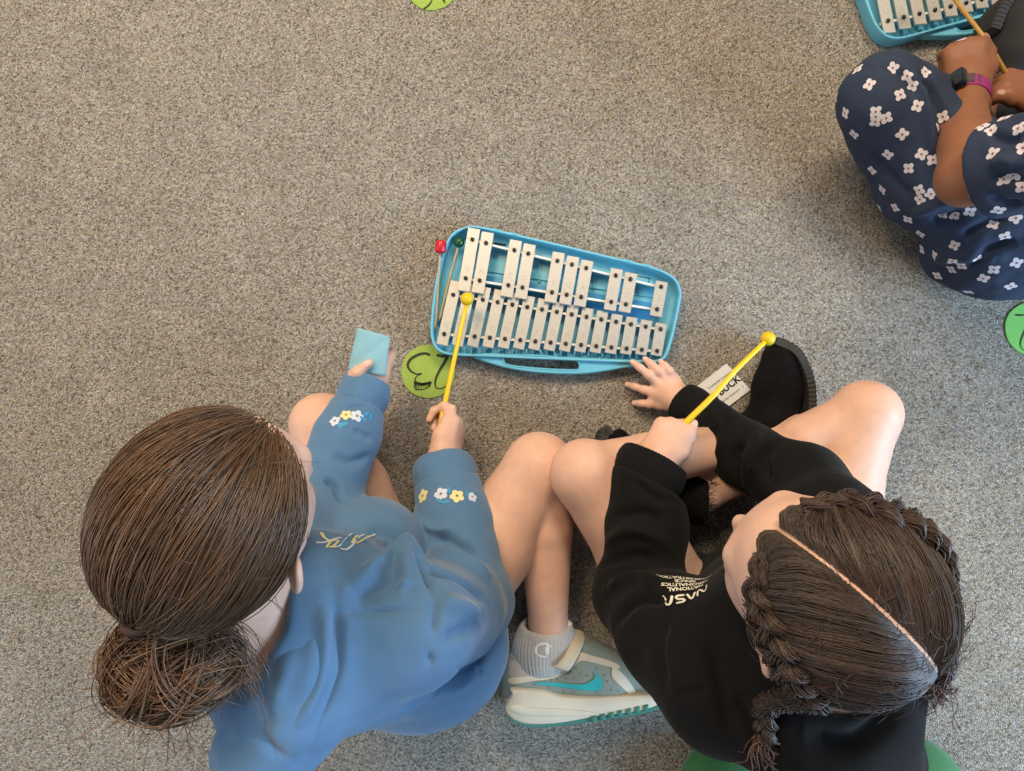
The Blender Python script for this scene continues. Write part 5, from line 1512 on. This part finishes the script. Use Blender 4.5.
    L = [([(612, 520), (640, 512), (668, 522)], 0.008, -0.006), ([(606, 545), (636, 530), (672, 548)], 0.008, 0.006), ([(603, 565), (634, 556), (660, 560)], 0.007, -0.006),
         ([(606, 590), (640, 578), (660, 590)], 0.009, 0.006), ([(615, 625), (640, 600), (668, 600)], 0.008, -0.005), ([(640, 490), (660, 480), (682, 490)], 0.006, 0.004), ([(632, 480), (655, 497), (684, 505)], 0.005, -0.003),
         ([(637, 681), (676, 696), (708, 687)], 0.004, -0.003), ([(668, 615), (660, 650), (668, 690)], 0.007, -0.003),
         ([(745, 440), (735, 460), (742, 490)], 0.008, -0.007), ([(760, 432), (752, 455), (756, 478)], 0.008, 0.007), ([(776, 440), (766, 460), (770, 485)], 0.007, -0.006), ([(715, 415), (722, 440), (716, 462)], 0.007, 0.004),
         ([(700, 400), (706, 425), (700, 445)], 0.005, -0.003), ([(712, 640), (720, 690), (735, 740)], 0.008, -0.005), ([(735, 690), (752, 730), (790, 765)], 0.008, -0.006), ([(800, 735), (860, 740), (905, 700)], 0.01, -0.007),
         ([(630, 447), (655, 440), (688, 478)], 0.003, 0.001), ([(618, 474), (650, 470), (684, 492)], 0.003, -0.0025)]
    v = folds(v, f, project_lines(sk0, L)); n_ = normals(v, f)
    v = v + n_ * (vnoise(v * 26, 14) * 0.0018 + vnoise(v * 60, 15) * 0.0006)[:, None]
    sk = Skinner(v, f)
    # white chest print: curved word mark and four lines of capitals, read from the wearer's front
    h0 = sk.hit(686, 588)
    if h0 is not None:
        c, n = h0
        tx = (P(704, 600, c[2]) - P(660, 578, c[2])); tx = nrm(tx - n * (tx @ n)); ty = nrm(np.cross(n, tx))
        if (ty @ (P(690, 570, c[2]) - P(686, 588, c[2]))) < 0: ty = -ty
        X, Y = -tx, -ty        # the print is upside down for the camera
        for row, (txt, oy, sz) in enumerate((('NATIONAL', -0.004, 0.0085), ('AERONAUTICS', -0.0125, 0.0085), ('SPACE', -0.021, 0.0085), ('ADMINISTRATION', -0.0295, 0.0085))):
            tv, tf = text_geo(txt, sz, 0.0003)
            q = [tuple(p[:2]) for p in tv]
            sk.shape(c + ty * 0.0, X, Y, [(x, y + oy + 0.006) for x, y in q], tf, 1, 0.0009)
        def arc(pts, w):
            p = catmull([V(*q) for q in pts], 6); v2, f2 = stroke_ribbon(p, w); sk.shape(c, X, Y, v2, f2, 1, 0.0011)
        o = 0.0185
        arc([(-0.030, o - 0.006), (-0.030, o + 0.001), (-0.027, o + 0.005), (-0.023, o + 0.003), (-0.020, o - 0.003), (-0.016, o - 0.006), (-0.0135, o - 0.003), (-0.0135, o + 0.006)], 0.0030)
        arc([(-0.010, o - 0.006), (-0.005, o + 0.005), (0.000, o - 0.006)], 0.0030)
        arc([(0.003, o - 0.005), (0.011, o - 0.005), (0.013, o - 0.002), (0.010, o + 0.0005), (0.006, o + 0.001), (0.004, o + 0.004), (0.007, o + 0.006), (0.014, o + 0.006)], 0.0030)
        arc([(0.017, o - 0.006), (0.0215, o + 0.004), (0.024, o + 0.005), (0.028, o - 0.002), (0.030, o - 0.006)], 0.0030)
    sweat = sk.build('sweatshirt', [M['fleece_b'], M['print_w']], root)
    for c, d, ra, rb in ((cL, dL, 0.0500, 0.0475), (cR, dR, 0.0355, 0.0335)):
        F = Field(c - 0.10, c + 0.08, 0.002)
        F.chain([c - d * 0.042, c - d * 0.020, c], [ra - 0.002, ra, rb], 0.004); F.half(c + d * 0.003, d, k=0.005); F.half(c - d * 0.041, -d, k=0.003)
        F.cap(c - d * 0.025, c + d * 0.05, rb - 0.0075, rb - 0.0045, 0.003, 'cut')
        v, f = F.mesh(); q = v - c; s1 = nrm(np.cross(d, V(0, 0, 1))); s2 = np.cross(d, s1)
        v = v + normals(v, f) * (0.00045 * np.sin(np.arctan2(q @ s2, q @ s1) * 60) + 0.0012 * vnoise(v * 45, 9))[:, None]
        link_mesh('cuff', v, f, M['fleece_b'], sweat)
    # ---- hair
    E = V(0.083, 0.099, 0.092) * 0.925
    hair_parted(head, E, root, M['hair_b'], braid_path=[(-0.30, 0.52, 0.80), (-0.45, 0.42, 0.79), (-0.62, 0.32, 0.72), (-0.80, 0.0, 0.60), (-0.93, -0.28, 0.25), (-0.90, -0.44, -0.02)],
                ends=[[P(768, 705, 0.50), P(766, 738, 0.475)], [P(946, 652, 0.50), P(938, 680, 0.475)]])
    # ---- boots
    for nm, toe, mids, ank, solep, wid, up_d in (
            ('ankle_boot', P(782, 360, 0.042), [P(777, 388, 0.044), P(772, 425, 0.046)], P(742, 442, 0.058), [P(794, 446, 0.042), P(805, 425, 0.042), P(808, 398, 0.042), P(802, 370, 0.042), P(790, 349, 0.042), P(774, 339, 0.042)], [0.05, 0.068, 0.066, 0.074, 0.072, 0.046], AL),
            ('ankle_boot', P(613, 447, 0.038), [P(630, 470, 0.040), P(664, 496, 0.042)], P(698, 498, 0.055), [P(660, 522, 0.04), P(632, 506, 0.04), P(606, 474, 0.04), P(596, 448, 0.04), P(600, 431, 0.04), P(608, 426, 0.04)][::-1], [0.046, 0.070, 0.074, 0.066, 0.068, 0.05], AR)):
        lo = np.min([toe, ank] + mids + solep, axis=0) - 0.07; hi = np.max([toe, ank] + mids + solep, axis=0) + 0.07
        lo[2] = 0.001
        F = Field(lo, hi, 0.002)
        F.chain([toe] + mids, [0.032, 0.036, 0.037], 0.015); F.chain([mids[-1], ank], [0.038, 0.040], 0.02)
        sp = catmull(solep, 8)
        d = nrm(ank - mids[-1]); e = ank + d * 0.016
        F.cap(ank, e, 0.040, 0.041, 0.01); F.half(e, d, e - 0.07, e + 0.07, k=0.004); F.cap(ank, e + d * 0.03, 0.035, None, 0.003, 'cut')
        F.half((0, 0, 0.003), (0, 0, -1))
        vs, fs, nn, pp = sweep_sole(solep, wid, 0.013, 0.0012, 0.0075)
        # the upper stops where the sole begins
        cutp = pp + nn * 0.012
        v, f = F.mesh()
        for it in range(2):
            dq = ((v[:, None, :2] - pp[None, ::3, :2]) ** 2).sum(2).argmin(1) * 3
            over = ((v - cutp[dq]) * nn[dq]).sum(1); v = v + nn[dq] * np.maximum(0, -over)[:, None]
        b = link_mesh(nm, v, f, M['suede'], root)
        g = Geo(); g.add(vs, fs); g.build('sole', [M['boot_sole']], b, deg=30)
        fur_ring('fur_trim', e, d, 0.040, b, M['fur'], 420, 0.011)
    return dict(root=root, hL=hL)
B = child_b()
mallet([P(671, 441, 0.168), P(683, 425.5, 0.176), P(712, 397, 0.180), P(736, 370, 0.176), P(766, 341, 0.160)], 0.0050, 0.0034, P(768, 338.5, 0.158), 0.0104, [M['yellow'], M['yellow_head']],
       'yellow mallet held by the child in the black sweatshirt')
# ------------------------------------------------------------------ child in floral clothes at the edge of the frame
M['floral'] = mat('navy_cotton', (38, 50, 74), 0.85, noise=50, var=0.08, bump=(900, 0.2, 0.0005))
M['petal'] = mat('cream_petal_print', (216, 206, 208), 0.8)
M['petal_mid'] = mat('pink_print', (150, 84, 96), 0.8)
M['strap'] = mat('magenta_woven_strap', (150, 44, 116), 0.75, noise=300, var=0.15, bump=(900, 0.5, 0.0006))
M['watch'] = mat('black_glass', (16, 16, 20), 0.15, spec=0.7)
M['clasp'] = mat('rose_metal', (150, 122, 120), 0.3, metal=0.8)
M['nail_c'] = mat('bare_nail_brown', (168, 116, 92), 0.45)
M['shoe_c'] = mat('black_canvas', (26, 25, 27), 0.8, bump=(500, 0.3, 0.0006))

def child_c():
    pel = P(1052, 222, 0.10)
    root = thing('person', (pel[0], pel[1], 0), 'child in navy floral clothes with a magenta watch strap, partly out of frame', 'person')
    neck = pel + V(0.035, 0.085, 0.36); up = nrm(neck - pel)
    SL, SR = P(1075, 150, 0.375), neck + V(0.125, 0.03, -0.055)
    rt = nrm(SR - SL); rt = nrm(rt - up * (rt @ up)); fr = np.cross(up, rt); ax = (rt, fr, up)
    EL, WL = P(966, 178, 0.255), P(967, 92, 0.165)
    ER, WR = P(1085, 160, 0.25), P(1046, 92, 0.15)
    HL, HR = pel - rt * 0.085 - up * 0.01, pel + rt * 0.085 - up * 0.01
    KL, AL = P(884, 98, 0.165), P(972, 132, 0.055)
    KR, AR = P(1200, 70, 0.13), P(1085, 40, 0.06)
    head = Head(neck + V(-0.01, 0.07, 0.135), (-0.15, 0.80, -0.55), (0, 0.5, 0.8), 0.955)
    F = Field((0.47, 0.10, -0.005), (1.16, 0.62, 0.78), 0.0024)
    F.ell(pel, (0.108, 0.080, 0.078), ax, 0.02); mid = pel + up * 0.16; ch = pel + up * 0.27
    F.ell(mid, (0.100, 0.075, 0.11), ax, 0.05); F.ell(ch, (0.112, 0.078, 0.10), ax, 0.05)
    F.cap(SR - rt * 0.02, SL + rt * 0.02, 0.045, None, 0.05); F.cap(ch, neck, 0.06, 0.045, 0.05)
    F.chain([SL, SL * 0.4 + EL * 0.6, EL], [0.043, 0.036, 0.034], 0.02); F.ell(EL, (0.034, 0.034, 0.033), None, 0.01)
    F.chain([EL, EL * 0.62 + WL * 0.38, WL * 0.85 + EL * 0.15, WL], [0.034, 0.034, 0.0245, 0.0225], 0.012)
    F.chain([SR, ER], [0.042, 0.034], 0.02); F.chain([ER, ER * 0.5 + WR * 0.5, WR], [0.034, 0.030, 0.0215], 0.012)
    for H_, K_, A_ in ((HL, KL, AL), (HR, KR, AR)):
        F.chain([H_, H_ * 0.5 + K_ * 0.5, K_], [0.068, 0.055, 0.042], 0.02); F.chain([K_, K_ * 0.6 + A_ * 0.4, A_], [0.038, 0.035, 0.027], 0.01)
    F.chain([AL, P(1006, 66, 0.066), P(1014, 30, 0.080)], [0.028, 0.026, 0.022], 0.02); F.chain([AR, P(1060, 60, 0.045)], [0.028, 0.024], 0.02)
    head.sculpt(F, neck, 0.043)
    hy = nrm(P(965, 55, 0.160) - WL)
    hL = hand(F, WL + hy * 0.008, hy, (-0.30, 0.15, 0.94), False, ((50, 84, 46), (58, 88, 50), (62, 90, 50), (66, 90, 50)), ((0.029, 0.030, -0.008), (0.033, 0.056, -0.010), (0.026, 0.078, -0.006)), 1.02)
    hy2 = nrm(P(1008, 84, 0.155) - WR)
    hR = hand(F, WR, hy2, (0.15, 0.35, 0.92), True, ((40, 60, 40), (50, 76, 46), (56, 82, 50), (60, 86, 50)), ((0.028, 0.030, -0.004), (0.028, 0.056, -0.004), (0.022, 0.078, -0.004)), 1.0)
    F.half((0, 0, 0.0015), (0, 0, -1))
    v, f = F.mesh(); sk = Skinner(v, f)
    h = sk.hit(962, 39.5)
    if h is not None:
        n = h[1]; ty = nrm(V(0.75, 0.25, 0) - n * (V(0.75, 0.25, 0) @ n)); sk.disc(h[0], nrm(np.cross(ty, n)), ty, 0.0050, 0.0078, 2, 12, 0.0008)
    nails(sk, hL, 3, (4,), up=V(0, 0, 1)); nails(sk, hR, 3, (4,), up=V(0, 0, 1))
    sk.build('body', [M['skin_c'], M['lip_c'], M['nail_white'], M['nail_c']], root, head.lips(v, f).astype(int))
    head.face_parts(root, M['iris'], M['brow'])
    # ---- trousers and top in one print
    F = Field((0.44, 0.06, 0.003), (1.18, 0.60, 0.56), 0.0028)
    F.ell(pel - up * 0.012 + rt * 0.0, (0.138, 0.112, 0.095), ax, 0.02); F.ell(pel + V(-0.075, -0.035, -0.045), (0.10, 0.070, 0.055), None, 0.04)
    F.ell(mid, (0.120, 0.095, 0.12), ax, 0.05); F.ell(ch, (0.128, 0.094, 0.10), ax, 0.05)
    F.cap(SR - rt * 0.03, SL + rt * 0.03, 0.054, None, 0.05); F.cap(ch, neck - up * 0.02, 0.075, 0.056, 0.05)
    F.chain([HL, HL * 0.5 + KL * 0.5, KL], [0.088, 0.080, 0.061], 0.03); F.chain([HL * 0.4 + KL * 0.6 - V(-0.01, 0.02, 0.05), KL - V(-0.012, 0.0, 0.03)], [0.062, 0.056], 0.03)
    F.chain([KL, KL * 0.55 + AL * 0.45, AL * 0.8 + KL * 0.2], [0.060, 0.057, 0.049], 0.012)
    F.chain([HR, HR * 0.5 + KR * 0.5, KR], [0.092, 0.084, 0.064], 0.03); F.chain([KR, KR * 0.55 + AR * 0.45, AR * 0.85 + KR * 0.15], [0.060, 0.056, 0.048], 0.012)
    # short flared sleeves
    for S_, E_ in ((SL, EL), (SR, ER)):
        d = nrm(E_ - S_); e = S_ * 0.28 + E_ * 0.72
        F.cap(S_, e, 0.056, 0.060, 0.02); F.half(e, d, e - 0.075, e + 0.075, k=0.003); F.cap(e - d * 0.045, e + d * 0.03, 0.044, 0.058, 0.003, 'cut')
    F.half(neck + up * 0.004, up, neck - 0.09, neck + 0.09); F.half((0, 0, 0.005), (0, 0, -1))
    v, f = F.mesh(); sk0 = Skinner(v, f)
    L = [([(925, 75), (938, 100), (945, 140), (948, 190)], 0.008, -0.008), ([(915, 80), (928, 110), (935, 160)], 0.009, 0.006), ([(900, 240), (930, 225), (965, 215)], 0.009, -0.008), ([(905, 215), (935, 205), (960, 200)], 0.008, 0.005),
         ([(880, 60), (905, 78), (922, 100)], 0.007, -0.005), ([(870, 150), (890, 180), (920, 200)], 0.010, -0.004), ([(960, 240), (985, 225), (1010, 220)], 0.008, -0.006), ([(930, 262), (960, 255), (1000, 258)], 0.009, 0.005), ([(968, 270), (990, 250), (1020, 240)], 0.007, -0.006),
         ([(985, 130), (1005, 140), (1022, 135)], 0.006, -0.005), ([(990, 165), (1008, 160), (1022, 165)], 0.006, 0.006), ([(992, 180), (1010, 178), (1022, 185)], 0.005, -0.005), ([(988, 195), (1005, 205), (1020, 204)], 0.006, -0.005)]
    v = folds(v, f, project_lines(sk0, L)); n_ = normals(v, f)
    v = v + n_ * (vnoise(v * V(30, 16, 24), 24) * 0.0040 + vnoise(v * V(64, 40, 50), 25) * 0.0016)[:, None]
    sk = Skinner(v, f); rg = np.random.default_rng(40)
    fl = [(97, 178), (127, 217), (187, 175), (206, 243), (238, 220), (143, 287), (170, 303), (142, 312), (211, 345), (174, 397), (228, 432), (250, 272), (300, 330), (307, 350), (316, 300), (261, 396), (290, 410), (87, 345), (65, 290), (255, 488), (285, 498), (257, 512), (193, 533), (134, 437), (160, 487), (226, 563), (315, 552), (348, 552), (385, 543), (258, 600), (200, 602), (262, 640), (295, 655), (346, 630), (340, 672), (363, 682), (338, 692), (253, 690), (302, 708), (420, 715), (447, 692), (445, 577), (475, 608), (503, 560), (473, 462), (497, 450), (445, 395), (418, 325), (440, 335), (475, 303), (510, 330), (522, 380), (458, 540), (490, 735), (505, 675), (225, 195), (270, 185), (405, 665), (520, 480)]
    used = []
    def put(c, n, rot):
        tx = nrm(np.cross(n, V(0.3, 0.8, 0.52))); flower(sk, c, tx, np.cross(n, tx), 0.0088, 1, 2, 4, rot, 0.0006); used.append(c)
    for x, y in fl:
        h = sk.hit(820 + x / 2.569, y / 2.569)
        if h is not None: put(h[0], h[1], x * 1.7)
    n_ = normals(v, f)
    for i in rg.permutation(len(v))[:1600]:
        if len(used) > 330: break
        sx = v[i] - CAM; 
        k = -(sx[2] * CT - sx[1] * ST); px = 512 + FPX * sx[0] / k
        if min(np.linalg.norm(np.array(used) - v[i], axis=1)) > (0.034 if px < 1040 else 0.032) and (px > 1030 or n_[i][2] < 0.1): put(v[i], n_[i], rg.uniform(0, 6))
    sk.build('floral_outfit', [M['floral'], M['petal'], M['petal_mid']], root)
    # ---- watch
    d = nrm(WL - EL); c = WL - d * 0.012; s1 = nrm(V(1, 0, 0) - d * d[0]); s2 = np.cross(s1, d); s2 = s2 if s2[2] > 0 else -s2
    g = Geo(); n = 48; w = np.arange(n) * 2 * math.pi / n; rows = []
    for hh, rr in ((-0.0125, 0.0255), (-0.0125, 0.0285), (-0.0112, 0.0295), (0.0112, 0.0295), (0.0125, 0.0285), (0.0125, 0.0255)):
        rows.append(c + d * hh + rr * (np.cos(w)[:, None] * s1 * 1.04 + np.sin(w)[:, None] * s2))
    fs = [((i % 6) * n + k, (i % 6) * n + (k + 1) % n, ((i + 1) % 6) * n + (k + 1) % n, ((i + 1) % 6) * n + k) for i in range(6) for k in range(n)]
    g.add(np.concatenate(rows), fs)
    band = g.build('watch_strap', [M['strap']], root, deg=40)
    a0 = nrm(-s1 * 0.86 + s2 * 0.5); t0 = nrm(np.cross(d, a0))
    def plate(ctr, nrm_, tx, ty, hx, hy, th, name, m, r=0.004, parent=band):
        q = []
        for sx, sy in ((1, 1), (-1, 1), (-1, -1), (1, -1)):
            for j in range(6):
                aa = math.atan2(sy, sx) - math.pi / 4 + j * math.pi / 10
                q.append(((hx - r) * sx + r * math.cos(aa), (hy - r) * sy + r * math.sin(aa)))
        q = np.array(q); g = Geo(); k = len(q)
        ring = lambda s_, h_: ctr + (q[:, :1] * s_) * tx + (q[:, 1:] * s_) * ty + nrm_ * h_
        vs = np.concatenate([ring(1, 0), ring(1, th * 0.7), ring(0.93, th)])
        g.add(vs, [(i * k + j, i * k + (j + 1) % k, (i + 1) * k + (j + 1) % k, (i + 1) * k + j) for i in range(2) for j in range(k)] + [tuple(range(k))[::-1], tuple(2 * k + j for j in range(k))])
        return g.build(name, [m], parent, deg=35)
    plate(c + a0 * 0.0270, a0, t0, d, 0.0175, 0.0195, 0.0100, 'watch_case', M['watch'])
    a1 = nrm(-s1 * 0.32 + s2 * 0.95); plate(c + a1 * 0.0278, a1, nrm(np.cross(d, a1)), d, 0.0050, 0.0102, 0.0035, 'strap_lug', M['clasp'], 0.0015)
    a1 = nrm(s1 * 0.05 + s2 * 1.0); plate(c + a1 * 0.0282, a1, nrm(np.cross(d, a1)), d, 0.0016, 0.0104, 0.0022, 'strap_loop', M['clasp'], 0.0007)
    # ---- shoes
    for nm, pts, rr, solep, wid in (
            ('black_shoe', [P(1016, 22, 0.082), P(1012, 55, 0.072), P(1002, 92, 0.056), P(988, 120, 0.052)], [0.036, 0.040, 0.036, 0.034], [P(1072, 6, 0.082), P(1040, -14, 0.082), P(1010, -8, 0.082), P(990, 12, 0.082), P(981, 36, 0.082)], [0.06, 0.07, 0.074, 0.07, 0.05]),
            ('black_shoe', [P(1052, 66, 0.045), P(1085, 42, 0.052)], [0.036, 0.04], [P(1052, 36, 0.04), P(1036, 50, 0.04), P(1030, 72, 0.04), P(1040, 92, 0.04)], [0.05, 0.07, 0.07, 0.05])):
        lo = np.min(pts + solep, axis=0) - 0.07; hi = np.max(pts + solep, axis=0) + 0.07; lo[2] = 0.001
        F = Field(lo, hi, 0.0024); F.chain(pts, rr, 0.02); 
        if nm == 'black_shoe' and len(pts) == 4: F.cap(P(1016, 22, 0.082), P(1050, 26, 0.082), 0.04, 0.04, 0.02)
        F.half((0, 0, 0.003), (0, 0, -1)); v, f = F.mesh()
        b = link_mesh(nm, v, f, M['shoe_c'], root)
        vs, fs, nn, pp = sweep_sole(solep, wid, 0.014, 0.0014, 0.0065); g = Geo(); g.add(vs, fs); g.build('sole', [M['boot_sole']], b, deg=30)
    E = V(0.083, 0.099, 0.092) * 0.955
    hair_parted(head, E, root, M['hair_c'], seed=60, count=1800, wild=0.5, braid_path=[(-0.20, 0.80, 0.60), (-0.42, 0.60, 0.70), (-0.62, 0.32, 0.72), (-0.80, 0.0, 0.60), (-0.93, -0.28, 0.25), (-0.88, -0.48, -0.12), (-0.62, -0.70, -0.36)],
                ends=[[neck + V(-0.07, -0.06, 0.0), neck + V(-0.08, -0.07, -0.05)], [neck + V(0.07, -0.06, 0.0), neck + V(0.08, -0.07, -0.05)]])
    return dict(root=root, hL=hL)
C = child_c()
M['wood_dark'] = mat('varnished_beech', (176, 132, 58), 0.45, noise=90, var=0.1)
mallet([P(1010, 80, 0.150), P(1003, 68, 0.158), P(985, 39, 0.166), P(955, 0, 0.140), P(935, -28, 0.110)], 0.0034, 0.0030, P(931, -33, 0.105), 0.0105, [M['wood_dark'], M['red']],
       'wooden mallet held by the child in floral clothes')
